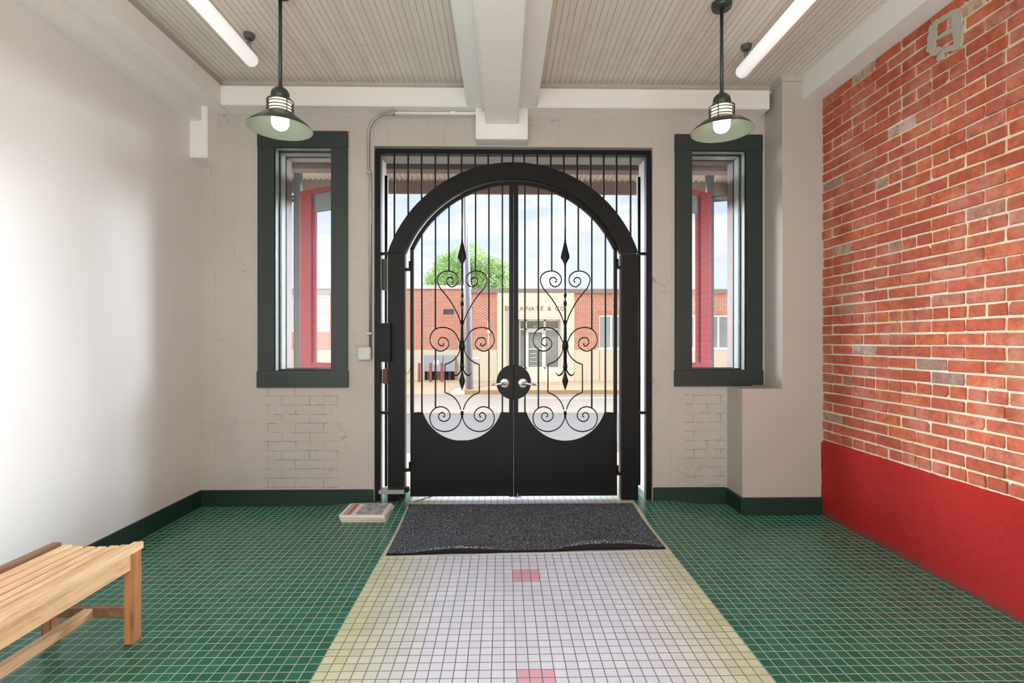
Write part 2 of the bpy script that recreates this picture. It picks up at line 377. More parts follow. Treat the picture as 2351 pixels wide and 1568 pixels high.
t = NT('dark_window_pane'); M['pane'] = t.done(t.mix(t.noise(.8, 3), hexc(120, 128, 130), hexc(160, 172, 172)), .15, spec=.6)
t = NT('storefront_pane'); M['pane_dark'] = t.done(t.mix(t.noise(2.5, 4), hexc(104, 108, 104), hexc(150, 156, 152)), .1, spec=.6)
t = NT('louvre_pane'); x_, y_, z_ = t.xyz()
M['louvre'] = t.done(t.mix(t.m('FRACT', t.m('DIVIDE', x_, .16)), hexc(206, 208, 210), hexc(232, 234, 236)), .5)
t = NT('lit_bulb'); M['bulb'] = t.done((1, .95, .85, 1), .3, emit=(1, .90, .74, 1), es=3.2)
t = NT('lit_jar_glass'); M['jar'] = t.done((1, .9, .75, 1), .3, emit=(1, .80, .55, 1), es=1.1)
t = NT('lit_tube'); M['tube'] = t.done(hexc(240, 240, 238), .3, emit=(1, .99, .97, 1), es=.42, spec=.5)
t = NT('leaves'); M['leaf'] = t.done(t.mix(t.noise(1.3, 3), hexc(176, 200, 118), hexc(106, 148, 74)), .6)
t.b.inputs['Subsurface Weight'].default_value = 0
def cover_mat():
    t = NT('printed_front_page'); x, y, z = t.xyz('Object')
    n1 = t.noise(14, 6, .7)
    photo = t.ramp(n1, [(.3, hexc(90, 92, 98)), (.5, hexc(178, 180, 186)), (.68, hexc(232, 232, 236))])
    red = t.ramp(t.noise(70, 3, .6), [(.42, hexc(196, 66, 62)), (.56, hexc(226, 140, 130))])
    def band(a, b): return t.m('MULTIPLY', t.m('GREATER_THAN', x, a), t.m('LESS_THAN', x, b))
    yin = t.m('MULTIPLY', t.m('GREATER_THAN', y, .012), t.m('LESS_THAN', y, .262))
    c = t.mix(t.m('MULTIPLY', band(.115, .31), yin), hexc(236, 236, 236), photo)
    c = t.mix(t.m('MULTIPLY', band(.028, .036), yin), c, hexc(40, 60, 70))
    c = t.mix(t.m('MULTIPLY', band(.046, .078), yin), c, red)
    c = t.mix(t.m('MULTIPLY', band(.080, .084), yin), c, hexc(90, 130, 118))
    return t.done(c, .5)
M['cover'] = cover_mat()

# ------------------------------------------------------------------ mesh helpers
class MB:
    def __init__(s): s.v = []; s.f = []; s.mi = []; s.k = 0; s.sm = []
    def add(s, vs, fs, smooth=False):
        b = len(s.v); s.v += [tuple(p) for p in vs]
        for f in fs: s.f.append(tuple(i+b for i in f)); s.mi.append(s.k); s.sm.append(smooth)
        return s
    def box(s, x0, x1, y0, y1, z0, z1):
        if x0 > x1: x0, x1 = x1, x0
        if y0 > y1: y0, y1 = y1, y0
        if z0 > z1: z0, z1 = z1, z0
        vs = [(x0, y0, z0), (x1, y0, z0), (x1, y1, z0), (x0, y1, z0), (x0, y0, z1), (x1, y0, z1), (x1, y1, z1), (x0, y1, z1)]
        return s.add(vs, [(0, 3, 2, 1), (4, 5, 6, 7), (0, 1, 5, 4), (1, 2, 6, 5), (2, 3, 7, 6), (3, 0, 4, 7)])
    def cbox(s, x0, x1, y0, y1, z0, z1, c):
        """box with chamfered edges"""
        import bmesh
        bm = bmesh.new(); vs = [bm.verts.new(p) for p in [(x0, y0, z0), (x1, y0, z0), (x1, y1, z0), (x0, y1, z0), (x0, y0, z1), (x1, y0, z1), (x1, y1, z1), (x0, y1, z1)]]
        for f in [(0, 3, 2, 1), (4, 5, 6, 7), (0, 1, 5, 4), (1, 2, 6, 5), (2, 3, 7, 6), (3, 0, 4, 7)]: bm.faces.new([vs[i] for i in f])
        bmesh.ops.bevel(bm, geom=bm.edges[:], offset=c, segments=2, affect='EDGES')
        bm.verts.index_update(); s.add([v.co[:] for v in bm.verts], [tuple(v.index for v in f.verts) for f in bm.faces]); bm.free(); return s
    def prism(s, poly, y0, y1):
        """polygon in XZ extruded in Y"""
        n = len(poly); vs = [(x, y0, z) for x, z in poly]+[(x, y1, z) for x, z in poly]
        fs = [tuple(range(n)), tuple(range(2*n-1, n-1, -1))]+[(i, i+n, (i+1) % n+n, (i+1) % n) for i in range(n)]
        return s.add(vs, fs)
    def strip(s, outer, inner, y0, y1):
        """band between two matching polylines in XZ, extruded in Y"""
        n = len(outer); vs = []
        for (a, b) in zip(outer, inner): vs += [(a[0], y0, a[1]), (b[0], y0, b[1]), (b[0], y1, b[1]), (a[0], y1, a[1])]
        fs = []
        for i in range(n-1):
            for k in range(4): fs.append((i*4+k, i*4+(k+1) % 4, (i+1)*4+(k+1) % 4, (i+1)*4+k))
        fs += [(3, 2, 1, 0), tuple((n-1)*4+k for k in range(4))]
        return s.add(vs, fs)
    def tube(s, pts, r, n=8, cap=True):
        P = [Vector(p) for p in pts]; m = len(P); R = r if isinstance(r, (list, tuple)) else [r]*m
        T = [(P[min(i+1, m-1)]-P[max(i-1, 0)]).normalized() for i in range(m)]
        a = Vector((0, 0, 1)) if abs(T[0].z) < .9 else Vector((0, 1, 0)); u = T[0].cross(a).normalized(); vs = []
        for i in range(m):
            u = (u - T[i]*u.dot(T[i])); u = u.normalized() if u.length > 1e-6 else T[i].orthogonal().normalized()
            w_ = T[i].cross(u)
            for k in range(n):
                an = 2*math.pi*k/n; vs.append(P[i]+(u*math.cos(an)+w_*math.sin(an))*R[i])
        fs = [(i*n+k, i*n+(k+1) % n, (i+1)*n+(k+1) % n, (i+1)*n+k) for i in range(m-1) for k in range(n)]
        if cap: fs += [tuple(range(n-1, -1, -1)), tuple((m-1)*n+k for k in range(n))]
        return s.add(vs, fs, True)
    def lathe(s, prof, cx, cy, n=40, cap=False):
        vs = [(cx+r*math.cos(2*math.pi*k/n), cy+r*math.sin(2*math.pi*k/n), z) for r, z in prof for k in range(n)]
        fs = [(i*n+k, i*n+(k+1) % n, (i+1)*n+(k+1) % n, (i+1)*n+k) for i in range(len(prof)-1) for k in range(n)]
        if cap: fs += [tuple(range(n-1, -1, -1)), tuple((len(prof)-1)*n+k for k in range(n))]
        return s.add(vs, fs, True)
    def build(s, name, mats, parent=None, origin=None, bevel=0):
        me = bpy.data.meshes.new(name)
        if parent is not None: org = Vector(parent['_o'])
        elif origin is not None: org = Vector(origin)
        else: org = Vector((0, 0, 0))
        me.from_pydata([(Vector(v)-org)[:] for v in s.v], [], s.f)
        mats = mats if isinstance(mats, (list, tuple)) else [mats]
        for q in mats: me.materials.append(q)
        for p, i, sm in zip(me.polygons, s.mi, s.sm): p.material_index = i; p.use_smooth = sm
        me.update()
        import bmesh
        bm = bmesh.new(); bm.from_mesh(me); bmesh.ops.recalc_face_normals(bm, faces=bm.faces); bm.to_mesh(me); bm.free()
        o = bpy.data.objects.new(name, me); C.objects.link(o)
        if parent is not None: o.parent = parent
        else: o.location = org
        o['_o'] = org[:]
        if bevel:
            b = o.modifiers.new('bevel', 'BEVEL'); b.width = bevel; b.segments = 2; b.limit_method = 'ANGLE'
        return o
def thing(name, label, cat, loc, group=None):
    o = bpy.data.objects.new(name, None); C.objects.link(o); o.location = loc; o['_o'] = tuple(loc); o.empty_display_size = .1
    o['label'] = label; o['category'] = cat
    if group: o['group'] = group
    return o
def tag(o, label, cat, group=None):
    o['label'] = label; o['category'] = cat
    if group: o['group'] = group
    return o
def struct(o, label=None):
    o['kind'] = 'structure'
    if label: o['label'] = label
    return o
def grid_wall(mb, x0, x1, z0, z1, y0, y1, holes):
    xs = sorted({x0, x1}|{h[0] for h in holes}|{h[1] for h in holes}); zs = sorted({z0, z1}|{h[2] for h in holes}|{h[3] for h in holes})
    xs = [x for x in xs if x0 <= x <= x1]; zs = [z for z in zs if z0 <= z <= z1]
    solid = lambda i, j: 0 <= i < len(xs)-1 and 0 <= j < len(zs)-1 and not any(h[0]-1e-6 <= xs[i] and xs[i+1] <= h[1]+1e-6 and h[2]-1e-6 <= zs[j] and zs[j+1] <= h[3]+1e-6 for h in holes)
    for i in range(len(xs)-1):
        for j in range(len(zs)-1):
            if not solid(i, j): continue
            a, b, c, d = xs[i], xs[i+1], zs[j], zs[j+1]
            mb.add([(a, y0, c), (b, y0, c), (b, y0, d), (a, y0, d)], [(0, 1, 2, 3)]); mb.add([(a, y1, c), (b, y1, c), (b, y1, d), (a, y1, d)], [(3, 2, 1, 0)])
            if not solid(i-1, j): mb.add([(a, y0, c), (a, y0, d), (a, y1, d), (a, y1, c)], [(0, 1, 2, 3)])
            if not solid(i+1, j): mb.add([(b, y0, c), (b, y0, d), (b, y1, d), (b, y1, c)], [(3, 2, 1, 0)])
            if not solid(i, j-1): mb.add([(a, y0, c), (b, y0, c), (b, y1, c), (a, y1, c)], [(3, 2, 1, 0)])
            if not solid(i, j+1): mb.add([(a, y0, d), (b, y0, d), (b, y1, d), (a, y1, d)], [(0, 1, 2, 3)])
    return mb
def spline(pts, k=6):
    """Catmull-Rom through 2-D points"""
    P = [pts[0]]+list(pts)+[pts[-1]]; out = []
    for i in range(1, len(P)-2):
        p0, p1, p2, p3 = P[i-1], P[i], P[i+1], P[i+2]
        for j in range(k):
            t_ = j/k; t2 = t_*t_; t3 = t2*t_
            out.append(tuple(.5*(2*p1[q]+(-p0[q]+p2[q])*t_+(2*p0[q]-5*p1[q]+4*p2[q]-p3[q])*t2+(-p0[q]+3*p1[q]-3*p2[q]+p3[q])*t3) for q in (0, 1)))
    out.append(tuple(pts[-1])); return out

# ------------------------------------------------------------------ room shell
XL, XR, YW, YB = -2.457, 2.481, 4.2, 4.55
ZC = 3.395; YP = 3.93
ss = lambda v: (lambda c: c*c*(3-2*c))(max(0, min(1, v)))
def fz(x, y): return .033*ss((y-3.6)/.55)*ss((1.6-abs(x-.085))/.4)
def floor():
    mb = MB(); xs = [XL+(XR-XL)*i/60 for i in range(61)]; ys = [-3.2]+[-2+.5*i for i in range(11)]+[3.5+.07*i for i in range(11)]
    vs = [(x, y, fz(x, y)) for y in ys for x in xs]; n = 61
    fs = [(j*n+i, j*n+i+1, (j+1)*n+i+1, (j+1)*n+i) for j in range(len(ys)-1) for i in range(60)]
    mb.add(vs, fs, True)
    gx0, gx1 = ax(858, YW), ax(1499, YW)
    mb.add([(gx0, 4.2, .033), (gx1, 4.2, .033), (gx1, YB, .033), (gx0, YB, .033)], [(0, 1, 2, 3)])
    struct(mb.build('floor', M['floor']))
floor()
GX0, GX1 = ax(859, YW), ax(1498, YW); GZ1 = az(1178, 337, YW)
W1 = (ax(625, YW), ax(765, YW), az(700, 855, YW), az(700, 338, YW))
W2 = (ax(1584, YW), ax(1716, YW), az(1650, 855, YW), az(1650, 341, YW))
mb = MB(); grid_wall(mb, XL-.2, XR+.2, -.2, 3.7, YW, YB, [(GX0, GX1, -.2, GZ1), W1, W2]); struct(mb.build('wall_back', M['wall_back']))
mb = MB(); mb.box(XL-.2, XL, -3.2, YW, -.05, 3.7); struct(mb.build('wall_left', M['wall_side']))
mb = MB(); mb.box(XL-.2, XR+.4, -3.4, -3.2, -.05, 3.7); struct(mb.build('wall_rear', M['wall_side']))
mb = MB(); mb.box(XL-.2, XR+.4, -3.4, YB, ZC+.0, ZC+.25); struct(mb.build('ceiling', M['ceiling']))

# wall_right : mortar bed, individual bricks, red plinth
def wall_right():
    root = MB()
    # mortar bed, gently uneven
    ny, nz = 150, 70; vs = []
    for j in range(nz+1):
        for i in range(ny+1):
            y = -3.2+(YP+3.2)*i/ny; z = .5+(ZC-.5)*j/nz
            vs.append((XR+.007+.004*noise.noise((y*9, z*9, 1)), y, z))
    fs = [(j*(ny+1)+i, j*(ny+1)+i+1, (j+1)*(ny+1)+i+1, (j+1)*(ny+1)+i) for j in range(nz) for i in range(ny)]
    root.add(vs, fs, True); root.box(XR+.03, XR+.4, -3.2, YW, -.05, 3.7)
    wr = struct(root.build('wall_right', M['mortar']))
    mb = MB(); z = .578; row = 0; hgt = .0735
    while z < ZC:
        header = row % 6 == 0
        L = .112 if header else .222
        y = YP - (0 if header else (.111 if row % 2 else 0.0))+.0 + L
        while y > -3.2:
            y1 = min(y, YP+.01); y0 = y-L; jt = .0065+random.uniform(-.002, .002)
            if y1-y0 > .03:
                a, b = y0+jt, y1-(.0065 if y < YP else 0); c, d = z+.006+random.uniform(-.0015, .0015), z+hgt-.0065+random.uniform(-.0015, .0015)
                dx = random.uniform(-.0035, .003); xx = XR+dx
                if random.random() < .04: xx -= .004
                # rounded, slightly chipped face
                ch = [random.uniform(.002, .005) for _ in range(4)]
                if random.random() < .08: ch[random.randrange(4)] = random.uniform(.009, .018)
                mid = (b-a)/2+a; oc = []
                for (yy, zz, sy, sz, q) in ((a, c, 1, 1, ch[0]), (b, c, -1, 1, ch[1]), (b, d, -1, -1, ch[2]), (a, d, 1, -1, ch[3])):
                    p1 = (yy+sy*q, zz); p2 = (yy, zz+sz*q); oc += ([p2, p1] if sy*sz > 0 else [p1, p2])
                jit = lambda: random.uniform(-.0022, .0022)
                oc = [(p[0]+jit(), p[1]+jit()) for p in oc]
                cy_, cz_ = mid, (c+d)/2
                inn = [(cy_+(p[0]-cy_)*(1-.003/((b-a)/2)), cz_+(p[1]-cz_)*.93) for p in oc]
                back = [(XR+.03, p[0], p[1]) for p in oc]; edge = [(xx+.004, p[0], p[1]) for p in oc]; face = [(xx, p[0], p[1]) for p in inn]
                fs = [tuple(range(16, 24))]
                for k in range(8):
                    fs.append((k, (k+1) % 8, 8+(k+1) % 8, 8+k)); fs.append((8+k, 8+(k+1) % 8, 16+(k+1) % 8, 16+k))
                mb.add(back+edge+face, fs)
            y -= L
        z += hgt; row += 1
    mb.build('brickwork', M['brick'], wr)
    # grey cement patch high on the wall
    def pt(px, py):
        x = (px-CX)/F; c, s = math.cos(YAW), math.sin(YAW); t_ = XR/(x*c+s); return t_*(c-x*s), H+(CY-py)/F*t_
    mp = MB()
    def blob(path, w):
        P = [pt(*p) for p in path]; sp = spline(P, 5); o_, i_ = [], []
        for k, (a, b) in enumerate(sp):
            q = w*(1+.45*noise.noise((k*.9, path[0][0], 0))); n2 = sp[min(k+1, len(sp)-1)]; p2 = sp[max(k-1, 0)]; q *= min(1, .45+.35*min(k, len(sp)-1-k))
            tx, tz = n2[0]-p2[0], n2[1]-p2[1]; l = math.hypot(tx, tz) or 1; o_.append((a-tz/l*q, b+tx/l*q)); i_.append((a+tz/l*q, b-tx/l*q))
        for k in range(len(sp)-1):
            A, B, D, E = o_[k], o_[k+1], i_[k+1], i_[k]
            x1 = XR-.008
            x1 += .003*noise.noise((k*.7, path[0][1], 3))
            mp.add([(x1, *A), (x1, *B), (x1, *D), (x1, *E), (XR+.02, *A), (XR+.02, *B), (XR+.02, *D), (XR+.02, *E)], [(0, 1, 2, 3), (4, 5, 6, 7), (0, 1, 5, 4), (2, 3, 7, 6), (1, 2, 6, 5), (3, 0, 4, 7)])
    blob([(2196, 22), (2200, 60), (2203, 110)], .028); blob([(2146, 50), (2142, 85), (2138, 120)], .03); blob([(2140, 60), (2165, 44), (2198, 24)], .016)
    blob([(2150, 90), (2175, 76), (2200, 66)], .012); blob([(2138, 120), (2162, 118), (2158, 140)], .022); blob([(2160, 120), (2182, 112), (2203, 108)], .016)
    mp.build('cement_patch', M['grey_patch'], wr)
    # plinth
    mb = MB(); n = 240; m_ = 30; vs = []
    for j in range(m_+1):
        for i in range(n+1):
            y = -3.2+(YP+3.2)*i/n; top = .574+.008*noise.noise((y*5, 3, 0))+.004*noise.noise((y*31, 7, 0)); z = top*j/m_
            x = XR-.014-.003*noise.noise((y*6, z*10, 4))-(.004*noise.noise((y*20, z*26, 9)))
            if j == m_: x = XR+.006
            vs.append((x, y, z))
    mb.add(vs, [(j*(n+1)+i, j*(n+1)+i+1, (j+1)*(n+1)+i+1, (j+1)*(n+1)+i) for j in range(m_) for i in range(n)], True)
    mb.build('red_plinth', M['plinth'], wr)
wall_right()

# pilaster and low box in the right corner
mb = MB(); mb.prism([(1.853, -.02), (XR+.05, -.02), (XR+.05, ZC+.02), (2.165, ZC+.02), (2.165, .971), (1.853, .971)], YP, YW+.02)
struct(mb.build('wall_pilaster', M['pilaster'], bevel=.004))
mb = MB(); mb.cbox(2.15, 2.34, YP-.012, YW, 3.35, ZC+.005, .003); struct(mb.build('trim_1', M['pilaster']))
# beams
ZS = 3.182
def beam(n, *a, mat='beam', c=.006):
    mb = MB(); mb.cbox(*a, c); return struct(mb.build('trim_%d' % n, M[mat]))
beam(2, -2.206, 2.118, 4.027, YW+.02, ZS, 3.333)                 # header
beam(3, XL, 2.165, 4.085, YW+.02, 3.333, ZC+.01, c=.003, mat='pilaster')
beam(4, -2.40, -2.204, -3.2, YW+.01, ZS, 3.345)
beam(5, -2.39, -2.222, -3.2, 4.09, 3.34, ZC+.01, c=.002, mat='pilaster')
beam(6, XL-.01, -2.364, -3.2, 4.07, 3.067, 3.40)
beam(7, XL-.005, -2.320, 4.058, YW+.02, 2.78, ZS+.01)
beam(8, -.284, .271, -3.2, 4.04, ZS+.0015, ZC+.02)
beam(9, -.138, .118, -3.2, 4.09, 3.058, ZS+.02)
beam(10, -.217, .197, 4.055, YW+.02, 2.941, ZS+.01)
beam(11, 2.324, XR+.03, -3.2, YP+.01, 3.216, ZC+.01)

# baseboards
def baseboard(name, boxes):
    mb = MB()
    for b in boxes: mb.cbox(*b, .006)
    struct(mb.build(name, M['base_green']))
baseboard('baseboard_left', [(XL-.01, XL+.018, -3.2, YW, -.01, .131)])
baseboard('baseboard_back', [(XL, GX0-.004, YW-.02, YW+.01, -.01, .131), (GX1+.004, 1.84, YW-.02, YW+.01, -.01, .135)])
mb = MB(); pl = [(1.834, YP-.02), (XR-.008, YP-.02), (XR-.008, YP+.01), (1.86, YP+.01), (1.86, YW), (1.834, YW)]; n = len(pl)
mb.add([(x, y, -.01) for x, y in pl]+[(x, y, .131) for x, y in pl], [tuple(range(n)), tuple(range(2*n-1, n-1, -1))]+[(i, i+n, (i+1) % n+n, (i+1) % n) for i in range(n)])
struct(mb.build('baseboard_right', M['base_green'], bevel=.005))

# ------------------------------------------------------------------ windows
def window(idx, ox0, ox1, oy0, oy1, ix0, ix1, iy0, iy1, gx0, gx1, lab):
    """outer / inner edges of the casing"""
    cxm = (ox0+ox1)/2; Y0 = YW-.022
    X = lambda p: ax(p, Y0); Z = lambda p: az(cxm, p, Y0)
    r = bpy.data.objects.new('window_%d' % idx, None); C.objects.link(r); r.location = (X(cxm), YW, Z(oy1)); r['_o'] = tuple(r.location); r['kind'] = 'structure'; r['label'] = lab
    mb = MB(); c = .003
    mb.cbox(X(ox0), X(ox1), Y0, YW+.004, Z(iy0), Z(oy0), c); mb.cbox(X(ox0)-.004, X(ox1)+.004, Y0-.003, YW+.004, Z(oy1), Z(iy1), c)
    mb.cbox(X(ox0)+.002, X(ix0), Y0+.001, YW+.004, Z(iy1), Z(iy0), c); mb.cbox(X(ix1), X(ox1)-.002, Y0+.001, YW+.004, Z(iy1), Z(iy0), c)
    mb.build('casing', M['dark_green'], r)
    a, b, lo, hi = X(ix0), X(ix1), Z(iy1), Z(iy0)
    jb = MB(); th = .03
    def ring(mb_, a, b, lo, hi, y0, y1, th):
        mb_.box(a-th, a, y0, y1, lo-th, hi+th); mb_.box(b, b+th, y0, y1, lo-th, hi+th); mb_.box(a-th, b+th, y0, y1, hi, hi+th); mb_.box(a-th, b+th, y0, y1, lo-th, lo)
    ring(jb, a, b, lo, hi, YW-.018, 4.30, .05); jb.build('jamb', M['alu_satin'], r)
    fb = MB(); ring(fb, a+.012, b-.012, lo+.012, hi-.012, 4.262, 4.275, .03); ring(fb, a+.004, b-.004, lo+.004, hi-.004, YW-.012, YW-.006, .02); fb.build('stop_bead', M['dark_green'], r)
    sb = MB(); ring(sb, a+.010, b-.010, lo+.010, hi-.010, 4.29, 4.375, .05); sb.build('sash', M['alu_satin'], r)
    fb = MB(); ring(fb, a+.014, b-.014, lo+.014, hi-.014, 4.372, 4.382, .05); fb.build('glazing_bead', M['black'], r)
    g = MB(); g.box(a-.01, b+.01, 4.384, 4.389, lo-.01, hi+.01); g.build('pane', M['glass_dirty'], r)
    eb = MB(); ring(eb, a-.016, b+.016, lo-.02, hi+.012, 4.40, YB+.01, .03); eb.build('outer_reveal', M['porch_beam'], r)
window(1, 590, 798, 300, 890, 630, 760, 338, 852, 657, 757, 'narrow dark green framed window left of the gate')
window(2, 1550, 1752, 308, 887, 1589, 1712, 346, 850, 1589, 1683, 'narrow dark green framed window right of the gate')
o = MB(); o.cbox(ax(1722, 4.13), ax(1752, 4.13), 4.10, 4.135, .972, .984, .002); tag(o.build('metal_bracket', M['grey_metal'], origin=(1.95, 4.12, .972)), 'small grey metal strip lying on the ledge below the right window', 'bracket')

# ------------------------------------------------------------------ gate
YG = 4.235            # middle of the gate surround
def G(px, py, Y=YG): return at(px, py, Y)
y0g, y1g = 4.205, 4.275
gate = thing('gate_surround', 'fixed black steel frame with arched opening and spindles above the two gates', 'gate frame', (G(1178, 1148)[0], YG, .033))
def P2(px, py): return G(px, py, y0g)
def rect(mb, a, b, c, d, y0, y1, ch=.003):   # px box
    x0, z1 = at(a, c, y0); x1, z0 = at(b, d, y0); mb.cbox(x0, x1, y0, y1, z0, z1, ch)
zb = .03
mb = MB(); x0, z1 = P2(862, 341); x1, z0 = P2(1494.5, 355.5)
mb.cbox(x0, x1, y0g, y1g, z0, z1, .003); mb.build('top_rail', M['black'], gate)
for a, b in ((862, 873.5), (1484, 1495)):
    mb = MB(); mb.cbox(P2(a, 0)[0], P2(b, 0)[0], y0g, y1g, zb, z0, .003); mb.build('side_post', M['black'], gate)
for a, b in ((890.5, 929.3), (1425.7, 1464.5)):
    mb = MB(); mb.cbox(P2(a, 0)[0], P2(b, 0)[0], y0g-.01, y1g+.01, zb, P2(0, 579)[1], .0005); mb.build('arch_post', M['black'], gate)
ccx, ccy = 1177.5, 675.9
def arc(R, x0, x1, n=40, cx=ccx, cy=ccy, f=P2):
    a0 = math.acos(max(-1, min(1, (x0-cx)/R))); a1 = math.acos(max(-1, min(1, (x1-cx)/R)))
    return [f(cx+R*math.cos(a0+(a1-a0)*i/n), cy-R*math.sin(a0+(a1-a0)*i/n)) for i in range(n+1)]
mb = MB(); mb.strip(arc(302.6, 890.5, 1464.5), arc(265.9, 929.3, 1425.7), y0g-.01, y1g+.01); mb.build('arch', M['black'], gate)
for (a, b) in ((873, 892), (1465, 1485)):
    for y in (582, 948):
        mb = MB(); rect(mb, a, b, y-3, y+3, y0g+.02, y1g-.02, .001); mb.build('stub_bar', M['black'], gate)
for x in (905.7, 937.4, 968.2, 999.6, 1029.5, 1060, 1091, 1121, 1152.7, 1178, 1203.5, 1233.7, 1264.5, 1294.4, 1325.2, 1356, 1386, 1415.5, 1447.5):
    yb = ccy-math.sqrt(max(0, 300.5**2-(x-ccx)**2)); mb = MB()
    a = G(x, 354); b = G(x, yb+3); mb.box(a[0]-.0065, a[0]+.0065, YG-.0065, YG+.0065, b[1], a[1]); mb.build('spindle', M['black'], gate)

YL = 4.262  # gate leaf plane
UP = [(715, 1470), (708, 1432), (692, 1385), (670, 1340), (630, 1270), (585, 1210), (545, 1160), (526, 1105), (535, 1065), (570, 1038), (617, 1030), (660, 1045), (687, 1080), (685, 1120), (660, 1148), (630, 1153), (605, 1130), (598, 1102), (612, 1083), (635, 1083), (650, 1097), (648, 1112), (639, 1119)]
MID = [(512, 770), (516, 788), (502, 805), (478, 800), (455, 775), (454, 740), (475, 712), (512, 705), (552, 722), (577, 765), (568, 815), (530, 852), (478, 868), (425, 852), (375, 805), (352, 735), (367, 660), (425, 600), (508, 585), (590, 602), (652, 652), (692, 720), (712, 790), (706, 860), (682, 920), (640, 970), (590, 1005), (530, 1028)]
MID2 = [(530, 1365), (600, 1395), (660, 1445), (702, 1510), (722, 1570)]
BOT = [(722, 1570)]
BOT3 = [(686, 740), (682, 790), (655, 842), (612, 873), (560, 884), (508, 873), (468, 843), (449, 795), (454, 748), (482, 714), (525, 698), (570, 711), (597, 747), (592, 786), (562, 808), (530, 802), (513, 777), (518, 752), (540, 742), (557, 753), (556, 770), (546, 777)]
toA = lambda p: (p[0]/3.409+850, p[1]/3.409+320)
toB = lambda p: (p[0]/5.227+920, p[1]/5.227+640)
toC = lambda p: (p[0]/3.266+850, p[1]/3.266+720)
def leaf(side):
    f = (lambda x: x) if side < 0 else (lambda x: 2*1179.3-x)
    g = lambda x, y: G(f(x), y, YL)
    word = 'left' if side < 0 else 'right'
    r = thing('gate_leaf', 'black wrought iron gate leaf with scrolls and spear, %s of the centre seam' % word, 'gate', (g(1061, 1137)[0], YL, g(1061, 1137)[1]), 'pair of arched iron gates')
    def bx(mb, a, b, c, d, y0, y1, ch=.002):
        p, q = g(a, c), g(b, d); mb.cbox(min(p[0], q[0]), max(p[0], q[0]), y0, y1, q[1], p[1], ch)
    ya, yb = YL-.016, YL+.016
    mb = MB(); bx(mb, 942.5, 950.3, 570, 948, ya, yb, .001); mb.build('hinge_stile', M['black'], r)
    mb = MB(); bx(mb, 1168.8, 1179.1, 427, 1139, ya-.004, yb+.004); mb.build('meeting_stile', M['black'], r)
    # curved top rail
    R1, R2, cy = 259, 251, 676.5
    def pa(R, x0, x1, n=26):
        a0 = math.acos((x0-1179.3)/R); a1 = math.acos((x1-1179.3)/R); return [g(1179.3+R*math.cos(a0+(a1-a0)*i/n), cy-R*math.sin(a0+(a1-a0)*i/n)) for i in range(n+1)]
    mb = MB(); mb.strip(pa(R1, 942.5, 1179.1), pa(R2, 950.3, 1179.1), ya, yb); mb.build('arched_rail', M['black'], r)
    # kick panel with scooped top
    cxs, ych, Rr, cyc = 1060.5, 946.8, 93.5, 918.3
    arcp = []
    for i in range(31):
        a = math.pi+0.30 + (math.pi-.6)*i/30
        arcp.append(g(cxs+Rr*math.cos(a), cyc-Rr*math.sin(a)))
    mb = MB(); poly = [g(942.5, 946.8)]+arcp+[g(1178.5, 946.8), g(1178.5, 1014), g(942.5, 1014)]
    # fan of quads between scoop and panel line
    top = [g(942.5, 946.8)]+arcp+[g(1178.5, 946.8)]; n_ = len(top)
    bot = [(p[0], g(1061, 1014)[1]) for p in top]
    mb.strip(top, bot, YL-.006, YL+.006); mb.build('scooped_plate', M['black'], r)
    mb = MB(); bx(mb, 942.5, 1179.1, 1011.5, 1138, YL-.014, YL+.014, .003); mb.build('kick_panel', M['black'], r)
    def topy(x): return cy-math.sqrt(R2**2-(x-1179.3)**2)
    def bar(x, y0, y1, w=.0062, name='bar', yy=YL):
        mb = MB(); p, q = g(x, y0), g(x, y1); mb.box(p[0]-w, p[0]+w, yy-w, yy+w, q[1], p[1]); mb.build(name, M['black'], r)
    bar(968.8, topy(968.8)-2, 947); bar(1153.5, topy(1153.5)-2, 947)
    for x in (1000, 1122.6):
        bar(x, topy(x)-2, 756); bar(x, 804, 937)
    for x in (1031, 1092): bar(x, topy(x)-2, 623)
    def curve(path, conv, mirror, name='scroll', rad=.0052):
        for mir in ((0, 1) if mirror else (0,)):
            pts = []
            for p in spline(path, 5):
                q = conv(p); q = (2*1061-q[0], q[1]) if mir else q; x, z = g(*q); pts.append((x, YL, z))
            MB().tube(pts, rad, 8).build(name, M['black'], r)
    curve(UP, toA, True); curve(BOT3, toC, True)
    sp = [toB(p) for p in spline(MID, 5)]+[toB((530, 1365))]+[toB(p) for p in spline(MID2, 5)][1:]
    for mir in (0, 1):
        pts = [(g(2*1061-q[0] if mir else q[0], q[1])) for q in sp]; MB().tube([(x, YL, z) for x, z in pts], .0052, 8).build('scroll', M['black'], r)
    # central spear : rod, diamond, twist, bundle, collars, dart
    def lath(prof, name, flat=.45):
        mb = MB(); xc = g(1061, 0)[0]; n = 12; vs = []
        for w_, y in prof:
            z = g(1061, y)[1]; rr = w_/279.0
            for k in range(n): vs.append((xc+rr*math.cos(2*math.pi*k/n), YL+max(rr*flat, .004)*math.sin(2*math.pi*k/n), z))
        fs = [(i*n+k, i*n+(k+1) % n, (i+1)*n+(k+1) % n, (i+1)*n+k) for i in range(len(prof)-1) for k in range(n)]; fs += [tuple(range(n)), tuple((len(prof)-1)*n+k for k in range(n))]
        mb.add(vs, fs, True); mb.build(name, M['black'], r)
    lath([(1.8, topy(1061)-2), (1.8, 548)], 'spear_rod', 1)
    lath([(1.8, 548), (2.6, 556), (7, 574), (11.3, 588), (11.3, 591), (6, 599), (2.6, 606), (2.0, 612)], 'spearhead')
    lath([(2.0, 612), (2.0, 746)], 'spear_rod', 1)
